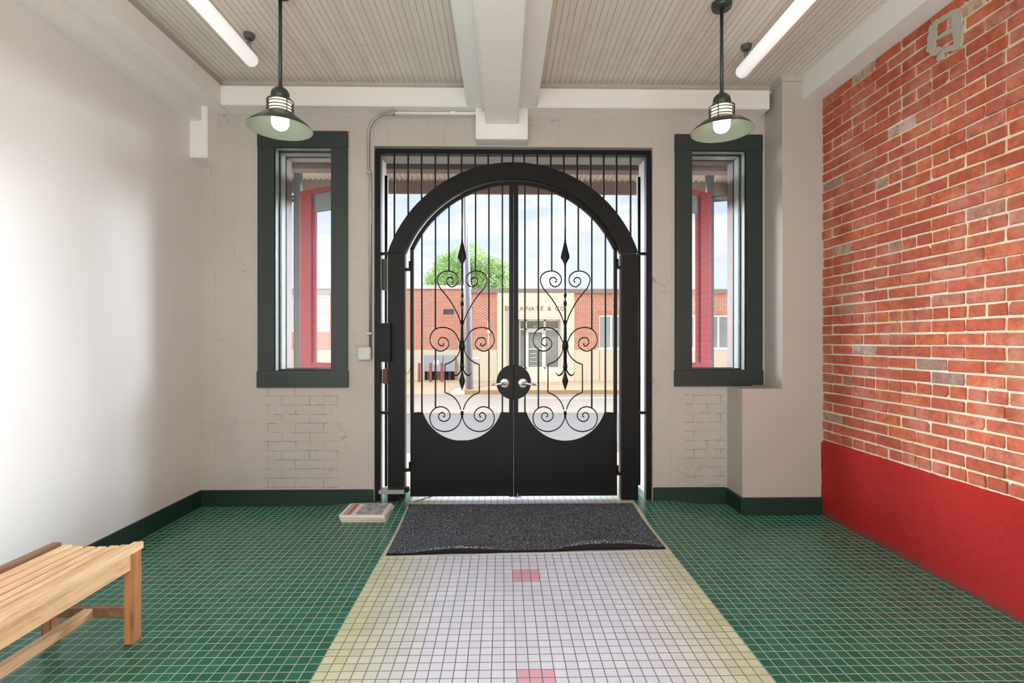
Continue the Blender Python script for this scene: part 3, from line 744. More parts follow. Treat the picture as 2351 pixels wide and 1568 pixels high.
    for ph in (0, math.pi):
        pts = []
        for i in range(41):
            q = i/40; y = 662+46*q; rr = (.6+1.9*abs(math.sin(math.pi*q*2)))/279.0; z = g(1061, y)[1]; a = ph+q*2.6*math.pi
            pts.append((g(1061, y)[0]+rr*math.cos(a), YL+rr*math.sin(a), z))
        MB().tube(pts, .006, 8).build('twist', M['black'], r)
    lath([(2.6, 735), (3.8, 752), (4.2, 785), (3.9, 838)], 'spear_shaft', .8)
    lath([(7.0, 783), (8.2, 786), (8.2, 798), (7.0, 801)], 'collar', .8); lath([(4.6, 832), (5.6, 834), (5.6, 843), (4.6, 846)], 'collar', .9)
    lath([(4.0, 944), (4.0, 952)], 'collar', 1)
    lath([(2.6, 845), (2.0, 853), (4.5, 862), (7.2, 871), (7.2, 876), (4.2, 885), (1.8, 892), (.4, 897)], 'dart')
    for s_ in (-1, 1):
        pts = [(1061+s_*a, b) for a, b in ((2.5, 843), (4, 851), (8, 858), (14, 862), (19, 859), (22.5, 853))]; pp = spline(pts, 4)
        P = [(g(*q)[0], YL, g(*q)[1]) for q in pp]; n = len(P)
        MB().tube(P, [.0052+.0022*math.sin(math.pi*i/(n-1)) - (.0045*(i/(n-1))**3) for i in range(n)], 8).build('hook', M['black'], r)
    # half of the round lock plate, rose and lever
    mb = MB(); pl = [g(1179.3+39.8*math.cos(math.pi/2+math.pi*i/24), 877-39.8*math.sin(math.pi/2+math.pi*i/24)) for i in range(25)]
    mb.prism(pl, YL-.024, YL+.024); mb.build('lock_plate', M['black'], r, bevel=.003)
    cx_, cz_ = g(1158.5, 879); mb = MB(); yf = YL-.024
    def disc(R, y0, y1, name, mat, seg=32):
        mb = MB(); vs = [(cx_+R*math.cos(2*math.pi*k/seg)*q, y, cz_+R*math.sin(2*math.pi*k/seg)*q) for y, q in ((y0, .88), (y0+.004, 1), (y1, 1)) for k in range(seg)]
        fs = [(i*seg+k, i*seg+(k+1) % seg, (i+1)*seg+(k+1) % seg, (i+1)*seg+k) for i in range(2) for k in range(seg)]+[tuple(range(seg)), tuple(2*seg+k for k in range(seg))]
        mb.add(vs, fs, True); return mb.build(name, mat, r)
    hl = disc(.041, yf-.016, yf, 'handle_rose', M['chrome']); disc(.017, yf-.05, yf-.016, 'handle_spindle', M['chrome']); disc(.006, yf-.054, yf-.05, 'keyhole', M['steel'])
    s_ = -1 if side < 0 else 1
    MB().tube([(cx_, yf-.042, cz_), (cx_+s_*.03, yf-.046, cz_), (cx_+s_*.07, yf-.046, cz_-.006), (cx_+s_*.115, yf-.04, cz_-.013)], [.011, .010, .0105, .007], 12).build('lever', M['chrome'], r)
    for y in (611, 1076):
        mb = MB(); a = g(934 if side < 0 else 934, y-12); b = g(944, y+12)
        x_in = g(943, y)[0]; x_out = g(930, y)[0]
        MB().tube([(x_in-(-s_)*0-s_*-.004, YL-.02, g(0, y-13)[1]), (x_in+s_*.004, YL-.02, g(0, y+5)[1])], .009, 10).build('hinge_pin', M['black'], r)
        mb.cbox(min(x_in, x_out), max(x_in, x_out), YL-.03, YL+.01, g(0, y+9)[1], g(0, y+3)[1], .001); mb.build('hinge_arm', M['black'], r)
    if side > 0:
        xb = G(1188, 0, YL-.02)[0]; z_ = G(0, 1142, YL)[1]
        mb = MB(); mb.tube([(xb, YL-.03, z_+.02), (xb, YL-.03, .045)], .004, 8); mb.tube([(xb-.028, YL-.03, .052), (xb+.028, YL-.03, .052)], .004, 8); mb.build('drop_bolt', M['steel'], r)
leaf(-1); leaf(1)

# opener hardware beside the left post
def boxthing(name, lab, cat, a, b, c, d, y0, y1, mat, ch=.004):
    mb = MB(); rect(mb, a, b, c, d, y0, y1, ch); x, z = at((a+b)/2, d, y0); return tag(mb.build(name, M[mat], origin=(x, (y0+y1)/2, z)), lab, cat)
boxthing('lock_box', 'tall black metal box fixed between the left gate posts', 'lock box', 872, 896, 742, 831, 4.14, 4.199, 'black')
boxthing('control_box', 'olive green box high between the left gate posts', 'control box', 877, 889, 594, 666, 4.28, 4.34, 'olive')
boxthing('alarm_box', 'small dark red box below the black lock box', 'alarm box', 878, 889, 847, 881, 4.24, 4.30, 'red_box')
op = thing('gate_opener', 'grey metal gate opener low on the left post with jointed arm reaching the floor', 'gate opener', (at(900, 1134, 4.15)[0], 4.18, at(900, 1134, 4.15)[1]))
mb = MB(); rect(mb, 869, 928, 1125, 1134.5, 4.11, 4.193, .002); mb.build('housing', M['grey_metal'], op)
mb = MB(); rect(mb, 928, 937, 1121, 1131, 4.13, 4.19, .004); mb.build('end_cap', M['black'], op)
def fl(px, py):  # point on the floor seen at this place
    x = (px-CX)/F; t_ = F*(H-.036)/(py-CY); c, s = math.cos(YAW), math.sin(YAW); return ((x*c+s)*t_, (c-x*s)*t_, .056)
a_, b_, c_ = fl(914, 1147), fl(939, 1163), fl(992, 1143)
MB().tube([(a_[0], 4.17, .09), b_], .004, 8).build('lower_arm', M['grey_metal'], op)
MB().tube([b_, ((b_[0]+c_[0])/2+.01, (b_[1]+c_[1])/2, .058), (c_[0], c_[1]-.03, c_[2])], .005, 8).build('upper_arm', M['grey_metal'], op)
MB().tube([(b_[0], b_[1], .048), (b_[0], b_[1], .066)], .011, 10).build('elbow', M['grey_metal'], op)
w_ = [at(925, 838, 4.2), at(929, 851, 4.2), at(936, 858, 4.2), at(941, 848, 4.2), at(943, 838, 4.2)]
tag(MB().tube([(p[0], 4.2, p[1]) for p in spline(w_, 4)], .0022, 6).build('looped_cable', M['rubber_shade_black']), 'thin black cable looping from left post to left gate', 'cable')

# ------------------------------------------------------------------ conduit and junction box
cd = thing('conduit', 'painted metal conduit along the centre beam bending down left of the gate', 'conduit', (ax(847, 4.17), 4.17, az(847, 800, 4.17)))
xc = ax(846, 4.172); zt = 3.165; xe = -.150
pts = [(xe, -3.1, zt+.006), (xe, 3.93, zt+.006)]
for i in range(1, 9):
    a = math.pi/2*i/8; pts.append((xe-.11*(1-math.cos(a)), 3.95+.15*math.sin(a), zt-.005*i/8))
pts.append((ax(903, 4.10), 4.10, 3.160)); MB().tube(pts, .011, 10).build('painted_pipe', M['beam'], cd)
xa = ax(903, 4.1); pts = [(xa, 4.10, 3.160), (xc+.17, 4.11, 3.158)]
for i in range(1, 10):
    a = math.pi/2*i/9; pts.append((xc+.15-.15*math.sin(a), 4.115+.055*i/9, 3.158-.16*(1-math.cos(a))))
pts += [(xc, 4.176, 2.75), (xc+.014, 4.176, 2.68), (xc+.014, 4.176, az(848, 797, 4.176))]
MB().tube(pts, .010, 10).build('bare_pipe', M['steel'], cd)
for (x, y, z, dx, dy, dz) in ((xa, 4.10, 3.161, .012, .016, .02), (ax(1040, 4.1), 4.10, 3.161, .022, .013, .013)):
    mb = MB(); mb.cbox(x-dx, x+dx, y-dy, y+dy, z-dz, z+dz, .003); mb.build('clamp', M['steel' if dx < .02 else 'beam'], cd)
mb = MB(); mb.cbox(xc-.02, xc+.02, 4.165, 4.19, 2.70, 2.72, .003); mb.build('clamp', M['steel'], cd)
mb = MB(); mb.cbox(xc-.02, xc+.03, 4.165, 4.19, az(848, 768, 4.17), az(848, 763, 4.17), .003); mb.build('clamp', M['steel'], cd)
jb = thing('junction_box', 'square grey junction box at the lower end of the conduit', 'junction box', (ax(836, 4.16), 4.17, az(836, 826, 4.16)))
mb = MB(); mb.cbox(ax(821, 4.15), ax(851, 4.15), 4.152, 4.205, az(836, 826, 4.15), az(836, 797, 4.15), .006); mb.build('box_body', M['steel'], jb)
mb = MB(); mb.cbox(ax(822.5, 4.15), ax(849.5, 4.15), 4.147, 4.153, az(836, 825, 4.15), az(836, 798, 4.15), .002); mb.build('cover_plate', M['steel'], jb)

# ------------------------------------------------------------------ lamps
def cam_pt(px, Zc, py):
    x = (px-CX)/F; c, s = math.cos(YAW), math.sin(YAW); return ((x*c+s)*Zc, (c-x*s)*Zc, H+(CY-py)/F*Zc)
def pendant(px, Zc, ytop, ycap, ycage, yrim, lab):
    x, y, zr = cam_pt(px, Zc, yrim); k = Zc/3.0
    zc = H+(CY-ytop)/F*Zc; z1 = H+(CY-ycap)/F*Zc; z2 = H+(CY-ycage)/F*Zc
    r = thing('pendant_lamp', lab, 'lamp', (x, y, ZC), 'green barn pendant lamps')
    MB().tube([(x, y, ZC), (x, y, zc-.01)], .0105, 12).build('rod', M['lamp_green'], r)
    MB().lathe([(.0, ZC-.03), (.055, ZC-.03), (.06, ZC-.015), (.06, ZC)], x, y).build('canopy', M['lamp_green'], r)
    hcap = zc-z1; prof = [(.013, zc+.012), (.016, zc)]+[(.052*math.sin(a), zc-.048*(1-math.cos(a))) for a in [math.pi/2*i/8 for i in range(2, 9)]]+[(.053, z1), (.0, z1)]
    MB().lathe(prof, x, y).build('cap', M['lamp_green'], r)
    MB().lathe([(0, z1+.002), (.058, z1), (.060, z2), (.050, z2-.02)], x, y).build('jar_neck', M['jar'], r)
    for q in range(4):
        zz = z1+(z2-z1)*q/3.4; pts = [(x+.073*math.cos(2*math.pi*i/32), y+.073*math.sin(2*math.pi*i/32), zz) for i in range(33)]
        MB().tube(pts, .003, 6, False).build('cage_ring', M['lamp_green'], r)
    for q in range(4):
        a = math.pi/2*q+.9; mb = MB(); mb.tube([(x+.052*math.cos(a), y+.052*math.sin(a), z1+.004), (x+.073*math.cos(a), y+.073*math.sin(a), z1), (x+.073*math.cos(a), y+.073*math.sin(a), z2-.01)], .003, 6); mb.build('cage_wire', M['lamp_green'], r)
    mb = MB(); R = .18
    out = [(.060, z2+.004), (.076, z2-.006), (.09, z2-.018), (.13, zr+.045), (.165, zr+.018), (R, zr), (R+.001, zr-.003)]
    inn = [(R-.001, zr-.004), (R-.004, zr-.001), (.163, zr+.014), (.128, zr+.040), (.088, z2-.023), (.068, z2-.014), (.060, z2-.004)]
    mb.lathe(out, x, y, 56); mb.k = 1; mb.lathe([(R+.001, zr-.003)]+inn, x, y, 56); mb.build('shade', [M['lamp_green'], M['lamp_inner']], r)
    zb_ = zr-.012; prof = [(.049, z2-.01)]+[(.049, zb_+.05)]+[(.049*math.cos(a), zb_+.045-.045*math.sin(a)) for a in [math.pi/2*i/8 for i in range(0, 9)]]
    MB().lathe(prof, x, y).build('bulb_jar', M['bulb'], r)
    l = bpy.data.lights.new('bulb_light', 'POINT'); l.energy = .9; l.color = (1, .82, .6); l.shadow_soft_size = .03
    lo = bpy.data.objects.new('bulb_light', l); C.objects.link(lo); lo.parent = r; lo.location = (0, 0, zb_-.05-ZC)
pendant(643.5, 3.0, 200, 233, 258, 295, 'dark green pendant lamp hanging before the left window')
pendant(1657, 3.12, 214, 246, 271, 301, 'dark green pendant lamp hanging before the right window')
def tube_light(x, z, y1, mx, my, lab, y0, R=.045):
    r = thing('fluorescent_light', lab, 'ceiling light', (x, (y0+y1)/2, z), 'fluorescent tube lights on the ceiling')
    prof = [(y1-.03+.03*math.sin(a), R*math.cos(a)) for a in [math.pi/2*i/6*.8 for i in range(7)]]
    mb = MB(); mb.tube([(x, y0, z), (x, y1-.03, z)]+[(x, p[0], z) for p in prof[1:]], [R, R]+[p[1] for p in prof[1:]], 28); mb.build('tube_cover', M['tube'], r)
    MB().tube([(x, y1-.004, z-.012), (x, y1+.012, z-.012)], .006, 8).build('end_clip', M['steel'], r)
    for yy in (my, y0+.12):
        MB().tube([(mx, yy, ZC+.002), (mx, yy, z)], .012, 10).build('stem', M['grey_metal'], r)
        MB().lathe([(0, ZC-.032), (.03, ZC-.03), (.036, ZC-.01), (.036, ZC+.001)], mx, yy, 24).build('mount', M['dark_post'], r)
tube_light(-1.715, 3.255, 3.55, -1.70, 3.46, 'white fluorescent tube light left of the centre beam', 2.25)
tube_light(1.69, 3.245, 3.62, 1.69, 3.53, 'white fluorescent tube light right of the centre beam', 2.25)

# ------------------------------------------------------------------ bench
def bench():
    x0, x1, y0, y1, zt = -2.035, -1.622, .95, 2.345, .435
    r = thing('slatted_bench', 'pale slatted teak bench beside the left wall', 'bench', ((x0+x1)/2, (y0+y1)/2, 0))
    n = 8; wdt = (x1-x0)/n
    for i in range(n):
        a = x0+wdt*i; u = (i+.5)/n*2-1; dz = -.020*(1-u*u); edge = i in (0, n-1)
        mb = MB(); d = 0 if edge else random.uniform(.002, .008)
        mb.cbox(a+.0065, a+wdt-.0065, y0+d, y1-d, zt+dz-.02, zt+dz+(.003 if edge else 0), .0025)
        if i == n-1: mb.cbox(a+wdt-.016, a+wdt-.003, y0, y1, zt-.032, zt, .002)
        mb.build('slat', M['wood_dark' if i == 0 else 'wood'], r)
    for x in (x0+.012, x1-.042):
        mb = MB(); mb.cbox(x+.003, x+.027, y0+.05, y1-.05, zt-.105, zt-.021, .003); mb.build('apron', M['wood'], r)
        for y in (y0+.008, y1-.062):
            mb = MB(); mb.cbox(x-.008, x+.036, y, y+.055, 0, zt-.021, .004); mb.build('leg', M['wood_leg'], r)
    for y in (y0+.02, y1-.055):
        mb = MB(); mb.cbox(x0+.04, x1-.05, y, y+.03, zt-.085, zt-.04, .003); mb.build('end_rail', M['wood'], r)
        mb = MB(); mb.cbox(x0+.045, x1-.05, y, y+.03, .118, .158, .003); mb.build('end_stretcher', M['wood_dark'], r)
    mb = MB(); xm = (x0+x1)/2; mb.cbox(xm-.018, xm+.022, y0+.05, y1-.055, .120, .160, .003); mb.build('long_stretcher', M['wood'], r)
bench()

# ------------------------------------------------------------------ door mat, tape, newspapers
def door_mat():
    nx, ny = 110, 44; P = []
    L0, R0, L1, R1 = -.728, 1.045, -.745, 1.035
    mt = MB(); top, und = [], []
    def lift(u, v, x, y):
        e = math.exp(-((max(0, v-.035))/.10)**1.4)*(.12+.88*ss(v/.035))
        a = max(0, math.sin(math.pi*(u-.10)/.32)) if .10 < u < .42 else 0
        b = max(0, math.sin(math.pi*(u-.60)/.37)) if .60 < u < .97 else 0
        return (.034*a**.7+.052*b**.7)*e + .0035*noise.noise((x*3, y*4, 0))*(1-e)
    for j in range(ny+1):
        v = (j/ny)**1.9
        for i in range(nx+1):
            u = i/nx; xa = L0+(R0-L0)*u; xb = L1+(R1-L1)*u; x = xa+(xb-xa)*v
            yn = 3.20+.07*u+.006*noise.noise((u*8, 0, 2)); y = yn+(4.085-yn)*v
            l = lift(u, v*.87, x, y); z = fz(x, y)+.0075+l+.0025; top.append((x, y, z)); und.append((x, y+(.004 if j == 0 else 0), z-.0065))
    n = nx+1; N = len(top)
    fs = [(j*n+i, j*n+i+1, (j+1)*n+i+1, (j+1)*n+i) for j in range(ny) for i in range(nx)]
    mt.add(top, fs, True); 
    o = MB(); nb = [j for j in range(ny) if ((j+1)/ny)**1.9 < .030]; cut = len(nb)*nx
    o.k = 1; o.add(top, fs[:cut], True); base_ = 0  # front strip blackened for the shade gap under the curled edge
    o.k = 0; o.f += fs[cut:]; o.mi += [0]*(len(fs)-cut); o.sm += [True]*(len(fs)-cut)
    o.k = 1; o.add(und, [tuple(reversed(f)) for f in fs], True)
    b = []
    rim = [i for i in range(nx+1)]+[j*n+nx for j in range(1, ny+1)]+[ny*n+i for i in range(nx-1, -1, -1)]+[j*n for j in range(ny-1, 0, -1)]
    vs = [top[i] for i in rim]+[und[i] for i in rim]; m_ = len(rim)
    o.add(vs, [(k, (k+1) % m_, m_+(k+1) % m_, m_+k) for k in range(m_)])
    tag(o.build('door_mat', [M['carpet'], M['rubber_shade_black']], origin=(.15, 3.6, 0)), 'large charcoal carpet mat with curled front edge before the gate', 'mat')
    # torn adhesive strip under the front and side edges
    mb = MB(); n = 120; oL, iL = [], []
    for i in range(n+1):
        u = i/n; x = L0-.012+(R0-L0+.03)*u; yn = 3.20+.07*u
        oL.append((x, yn-.012-.008*noise.noise((u*22, 1, 0)), .0022)); iL.append((x, yn+.06, .0022))
    mb.add(oL+iL+[(a, b_, .0002) for a, b_, c in oL], [(i, i+1, n+2+i, n+1+i) for i in range(n)]+[(i, i+1, 2*n+3+i, 2*n+2+i) for i in range(n)])
    for (xa, xb, s_) in ((L0, L1, -1), (R0, R1, 1)):
        vs = []; 
        for i in range(41):
            v = i/40; y = (3.2 if s_ < 0 else 3.27)+(4.08-3.27)*v; x = xa+(xb-xa)*v; q = .012+.005*noise.noise((v*17, s_, 0)); z = fz(x, y)+.0015
            vs += [(x+s_*q, y, z), (x-s_*.03, y, z)]
        mb.add(vs, [(2*i, 2*i+1, 2*i+3, 2*i+2) for i in range(40)])
    tag(mb.build('adhesive_tape', M['tape'], origin=(.15, 3.2, 0)), 'torn white tape residue around the edge of the door mat', 'tape')
door_mat()
def newspapers():
    W_, D_, T_ = .335, .275, .0088
    labs = ['bottom newspaper of the stack on the floor left of the mat', 'second newspaper from the bottom of the stack by the left gate post', 'third newspaper from the bottom of the stack by the left gate post', 'third newspaper from the top of the stack by the left gate post', 'second newspaper from the top of the stack by the left gate post', 'topmost newspaper of the stack, red and grey front page showing']
    offs = [(.018, -.012, .02), (.012, -.004, -.015), (.004, .002, .01), (.0, .0, -.02), (.0, .004, -.01), (-.008, .006, .012)]
    for k in range(6):
        ox, oy, rz = offs[k]; ox += -1.205; oy += 3.795
        zb_ = k*T_+.001
        r = thing('newspaper', labs[k], 'newspaper', (ox, oy, zb_), 'stack of newspapers on the floor'); r.rotation_euler.z = rz-.02
        mb = MB(); o0 = r['_o']; nx = 10
        # pages: folded sheaf, slightly bowed
        vs = []
        for s_ in (0, 1):
            for i in range(nx+1):
                for yy in (0, D_):
                    u = i/nx; vs.append((o0[0]+W_*u, o0[1]+yy, o0[2]+(T_-.0008)*s_+(.0014*math.sin(math.pi*u))))
        m_ = (nx+1)*2; fs = []
        for i in range(nx):
            a = 2*i; fs += [(a, a+1, a+3, a+2), (m_+a, m_+a+2, m_+a+3, m_+a+1), (a, a+2, m_+a+2, m_+a), (a+1, m_+a+1, m_+a+3, a+3)]
        fs += [(0, m_, m_+1, 1), (2*nx, 2*nx+1, m_+2*nx+1, m_+2*nx)]
        mb.add(vs, fs); mb.build('pages', M['paper_tan' if k in (1, 3) else 'paper'], r)
        if k == 5:
            mb = MB(); vs = []
            for i in range(nx+1):
                for yy in (-.001, D_+.001):
                    u = i/nx; vs.append((o0[0]+(W_+.002)*u, o0[1]+yy, o0[2]+T_-.0004+.0014*math.sin(math.pi*u)))
            mb.add(vs, [(2*i, 2*i+1, 2*i+3, 2*i+2) for i in range(nx)]); mb.build('front_page', M['cover'], r)
newspapers()

# ------------------------------------------------------------------ doorway outside, red doors, canopy
mb = MB(); th = .012
mb.box(GX0, GX0+th, 4.30, YB+.03, .03, GZ1); mb.box(GX1-th, GX1, 4.30, YB+.03, .03, GZ1); mb.box(GX0, GX1, 4.30, YB+.03, GZ1-th, GZ1)
struct(mb.build('trim_12', M['white_jamb']))
mb = MB(); mb.box(-9, 9, YB, 6.0, -.95, .03); struct(mb.build('loading_dock', M['dock']), 'concrete loading dock outside the gate')
mb = MB(); mb.box(-12, XL-.2, YW+.1, YB, -.95, 4.2); mb.box(XR+.2, 12, YW+.1, YB, -.95, 4.2); mb.box(XL-.2, XR+.4, 4.3, YB, 3.7, 4.2); struct(mb.build('wall_outside', M['limestone']))
def red_door(i, side):
    pxf = 693 if side < 0 else 1628
    Hx = GX0+.02 if side < 0 else GX1-.02
    Fx = ax(pxf, 5.04); A = Vector((Hx, YB+.02, 0)); B = Vector((Fx, 5.04, 0)); d = (B-A); L = d.length; d.normalize(); nrm = Vector((-d.y, d.x, 0))
    if nrm.y > 0: nrm = -nrm
    r = bpy.data.objects.new('door_%d' % i, None); C.objects.link(r); r.location = A; r['_o'] = tuple(A); r['kind'] = 'structure'; r['label'] = 'glazed red wooden door folded open outside, %s of the gate' % ('left' if side < 0 else 'right')
    def bx(u0, u1, z0, z1, t0=-.022, t1=.022):
        p = [A+d*u+nrm*t_ for u, t_ in ((u0, t0), (u1, t0), (u1, t1), (u0, t1))]
        m_ = MB(); m_.add([(q.x, q.y, z0) for q in p]+[(q.x, q.y, z1) for q in p], [(0, 3, 2, 1), (4, 5, 6, 7), (0, 1, 5, 4), (1, 2, 6, 5), (2, 3, 7, 6), (3, 0, 4, 7)]); return m_
    zt = 2.80
    bx(L-.15, L, .06, zt).build('stile', M['red'], r, bevel=.003); bx(0, .13, .06, zt).build('hinge_stile', M['cabinet'], r, bevel=.003)
    bx(.13, L-.15, zt-.05, zt).build('top_rail', M['red'], r); bx(.13, L-.15, .06, 1.135).build('lower_panel', M['red'], r, bevel=.003)
    bx(L-.19, L-.15, 1.135, zt-.05, -.012, .012).build('glazing_bead', M['red'], r)
    bx(.13, L-.15, zt-.22, zt-.05, -.012, .012).build('transom_panel', M['dark_post'], r)
    bx(.13, L-.15, 1.135, zt-.22, -.003, .003).build('pane', M['glass'], r)
    MB().tube([(A.x, A.y-.03, .06), (A.x, A.y-.03, zt)], .012, 8).build('hinge', M['black'], r)
    hb = MB(); p = A+nrm*.03+d*.05; hb.tube([(p.x, p.y, .30), (p.x+nrm.x*.03, p.y+nrm.y*.03, .34), (p.x+nrm.x*.03, p.y+nrm.y*.03, .60), (p.x, p.y, .64)], .008, 8); hb.build('pull_handle', M['chrome'], r)
red_door(1, -1); red_door(2, 1)
def canopy():
    r = thing('porch_canopy', 'corrugated metal canopy on brown beams above the loading dock', 'canopy', (0, 5.5, 3.2))
    mb = MB(); n = 900; vs = []
    for i in range(n+1):
        x = -8+16*i/n; w_ = .016*math.sin(2*math.pi*x/.068)
        vs += [(x, YB+.02, 3.62+w_), (x, 6.75, 3.365+w_)]
    mb.add(vs, [(2*i, 2*i+1, 2*i+3, 2*i+2) for i in range(n)], True); mb.build('corrugated_roof', M['corrug'], r)
    mb = MB(); mb.cbox(-8, 8, 6.5, 6.56, az(1178, 444, 6.5), az(1178, 417, 6.5), .004); mb.build('fascia', M['porch_beam'], r)
    mb = MB(); mb.cbox(-8, 8, 5.0, 5.14, az(1178, 389.5, 5.0), 3.50, .004); mb.build('purlin', M['porch_beam'], r)
    for x in (-4.2, -2.75, 2.9, 4.3):
        mb = MB(); mb.cbox(x-.04, x+.04, YB+.02, 6.5, 3.20, 3.38, .003); mb.build('rafter', M['dark_post'], r)
    for px in (684.5, 1629):
        x = ax(px, 5.9); mb = MB(); mb.cbox(x-.037, x+.037, 5.86, 5.94, .03, 3.5, .003); mb.build('post', M['dark_post'], r)
        s_ = -1 if x < 0 else 1
        MB().tube([(x, 5.9, az(px, 457, 5.9)), (x+s_*1.6, 5.3, az(px, 459, 5.9)-.02)], .038, 12).build('brace', M['dark_post'], r)
canopy()

# ------------------------------------------------------------------ street
ZR, ZSW = -.95, -.80
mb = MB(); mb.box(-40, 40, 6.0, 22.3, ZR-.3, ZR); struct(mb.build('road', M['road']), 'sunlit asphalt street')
YF = 28.0
mb = MB(); xk = ax(1043, 22.3)
mb.box(xk, 40, 22.45, 29.2, ZR-.2, ZSW)
mb.add([(-40, 22.3, ZR), (xk, 22.3, ZR), (xk, 26.0, ZSW), (-40, 26.0, ZSW), (xk, 29.2, ZSW), (-40, 29.2, ZSW)], [(0, 1, 2, 3), (3, 2, 4, 5)])
struct(mb.build('sidewalk', M['concrete']), 'concrete sidewalk across the street')
mb = MB(); mb.cbox(xk+.2, 40, 22.3, 22.46, ZR-.1, ZSW+.01, .02)
struct(mb.build('trim_13', M['curb']), 'weathered kerb')
mb = MB(); mb.cbox(xk-.1, xk+.45, 22.1, 22.78, ZR-.1, ZSW+.06, .08); tag(mb.build('curb_block', M['curb_white'], origin=(xk, 22.6, ZR)), 'whitewashed concrete lump at the kerb corner by the utility pole', 'kerb stone')
mb = MB(); mb.box(-40, 40, 16.45, 16.62, ZR, ZR+.004); mb.k = 1; mb.box(ax(1195, 20.6), 40, 20.6, 20.85, ZR, ZR+.004); tag(mb.build('road_marking', [M['yellow'], M['roadwhite']], origin=(0, 16, ZR)), 'yellow centre line and white edge line painted on the street', 'road marking')

Zf = lambda py, Y=YF: az(1180, py, Y)
Xf = lambda px, Y=YF: ax(px, Y)
bld = thing('brick_office', 'low red brick building with carved limestone entrance across the street', 'building', (Xf(1240), YF, ZSW))
x0b, x1b = Xf(1081), 20.0; zbase = Zf(803); ztop = Zf(673)
wx0, wx1, wz0, wz1 = Xf(1376), Xf(1376)+.66*13, Zf(803), Zf(722)
px0, px1 = Xf(1142), Xf(1318)
mb = MB(); grid_wall(mb, x0b, px0, ZSW, ztop, YF, YF+.5, []); mb.build('brick_wall', M['f_brick'], bld)
mb = MB(); grid_wall(mb, px1, x1b, ZSW, ztop, YF, YF+.5, [(wx0, wx1, wz0, wz1)]); mb.build('brick_wall', M['f_brick'], bld)
mb = MB(); mb.box(x0b, px0, YF-.012, YF+.1, Zf(684), ztop); mb.box(px1, x1b, YF-.012, YF+.1, Zf(684), ztop); mb.box(wx0-.2, wx1+.2, YF-.012, YF+.1, Zf(721.5), Zf(711)); mb.build('soldier_course', M['f_soldier'], bld)
mb = MB(); mb.box(x0b-.05, x1b, YF-.08, YF+.55, ztop, Zf(663)); mb.build('coping', M['coping'], bld)
for a, b in ((x0b, px0), (px1, wx0), (wx0, wx1), (wx1, x1b)):
    mb = MB(); mb.cbox(a+.015, b-.015, YF-.06, YF+.1, ZSW-.05, zbase, .01); mb.build('stone_base', M['stucco'], bld)
# entrance surround with recess
ex0, ex1, ez1 = Xf(1185), Xf(1287), Zf(733)
mb = MB(); grid_wall(mb, px0, px1, ZSW-.05, ztop, YF-.10, YF+.55, [(ex0, ex1, ZSW-.1, ez1)])
mb.box(px0, px1, YF-.112, YF-.10, Zf(690)-.02, Zf(690)+.0); mb.box(ex0-.1, ex1+.15, YF-.115, YF-.10, Zf(728), Zf(727)); mb.build('stone_surround', M['limestone'], bld)
yb = YF+.55
fb = MB(); dz0 = Zf(846, yb); xa, xb = Xf(1195, yb), Xf(1283, yb); 
mb = MB(); mb.box(ex0, ex1, yb+.1, yb+.2, ZSW, ez1+.2); mb.build('storefront_glass', M['pane_dark'], bld)
fr = MB()
for a, b in ((1192, 1195), (1206, 1210), (1248, 1253), (1282, 1286)): fr.cbox(Xf(a, yb), Xf(b, yb), yb, yb+.12, dz0, ez1+.05, .01)
fr.cbox(xa, xb, yb, yb+.12, Zf(758, yb), Zf(754, yb), .01); fr.cbox(xa, xb, yb, yb+.12, Zf(737, yb), ez1+.1, .01); fr.cbox(xa, xb, yb, yb+.12, dz0, Zf(843, yb), .01)
fr.build('storefront_frame', M['white'], bld)
dr = MB(); grid_wall(dr, Xf(1210, yb), Xf(1248, yb), dz0, Zf(757, yb), yb-.03, yb+.03, [(Xf(1213.5, yb), Xf(1244.5, yb), Zf(801, yb)+.02, Zf(763, yb)), (Xf(1213.5, yb), Xf(1244.5, yb), Zf(842, yb), Zf(801, yb)-.03)])
d_ = dr.build('door', M['white'], bld)
mb = MB(); 
for k in range(4): mb.box(Xf(1217, yb), Xf(1232, yb), yb+.05, yb+.06, Zf(812+9*k, yb)-.012, Zf(812+9*k, yb)+.012)
mb.build('door_lettering', M['white'], d_)
st = MB()
for k in range(4): st.cbox(ex0-.02-.15*0, ex1+.02, YF-.1-.3*(3-k)*.9, yb+.1, ZSW-.1, ZSW+(dz0-ZSW)*(k+1)/4, .01)
st.build('steps', M['limestone'], bld)
# ribbon window
def ribbon(x0, x1, z0, z1, Y, pitch, par, hz=()):
    k = 0; x = x0
    while x < x1-.05:
        fr = MB(); xb_ = min(x+pitch, x1); c = .045
        grid_wall(fr, x, xb_, z0, z1, Y+.05, Y+.14, [(x+c, xb_-c, z0+.13, z1-.13)])
        for h in hz: fr.box(x+c, xb_-c, Y+.06, Y+.12, h-.03, h+.03)
        w_ = fr.build('window', M['white'], par); p = MB(); p.box(x+c, xb_-c, Y+.10, Y+.11, z0+.13, z1-.13); p.build('pane', M['pane' if not hz else 'louvre'], w_)
        x += pitch
ribbon(wx0, wx1, wz0, wz1, YF, .66, bld)
mb = MB(); mb.box(wx0-.1, wx1+.1, YF-.08, YF+.1, wz0-.02, wz0+.10); mb.build('window_sill', M['white'], bld)
mb = MB(); mb.box(x0b, x1b, YF+1.3, YF+8, ZSW, ztop-.1); mb.build('building_body', M['coping'], bld)
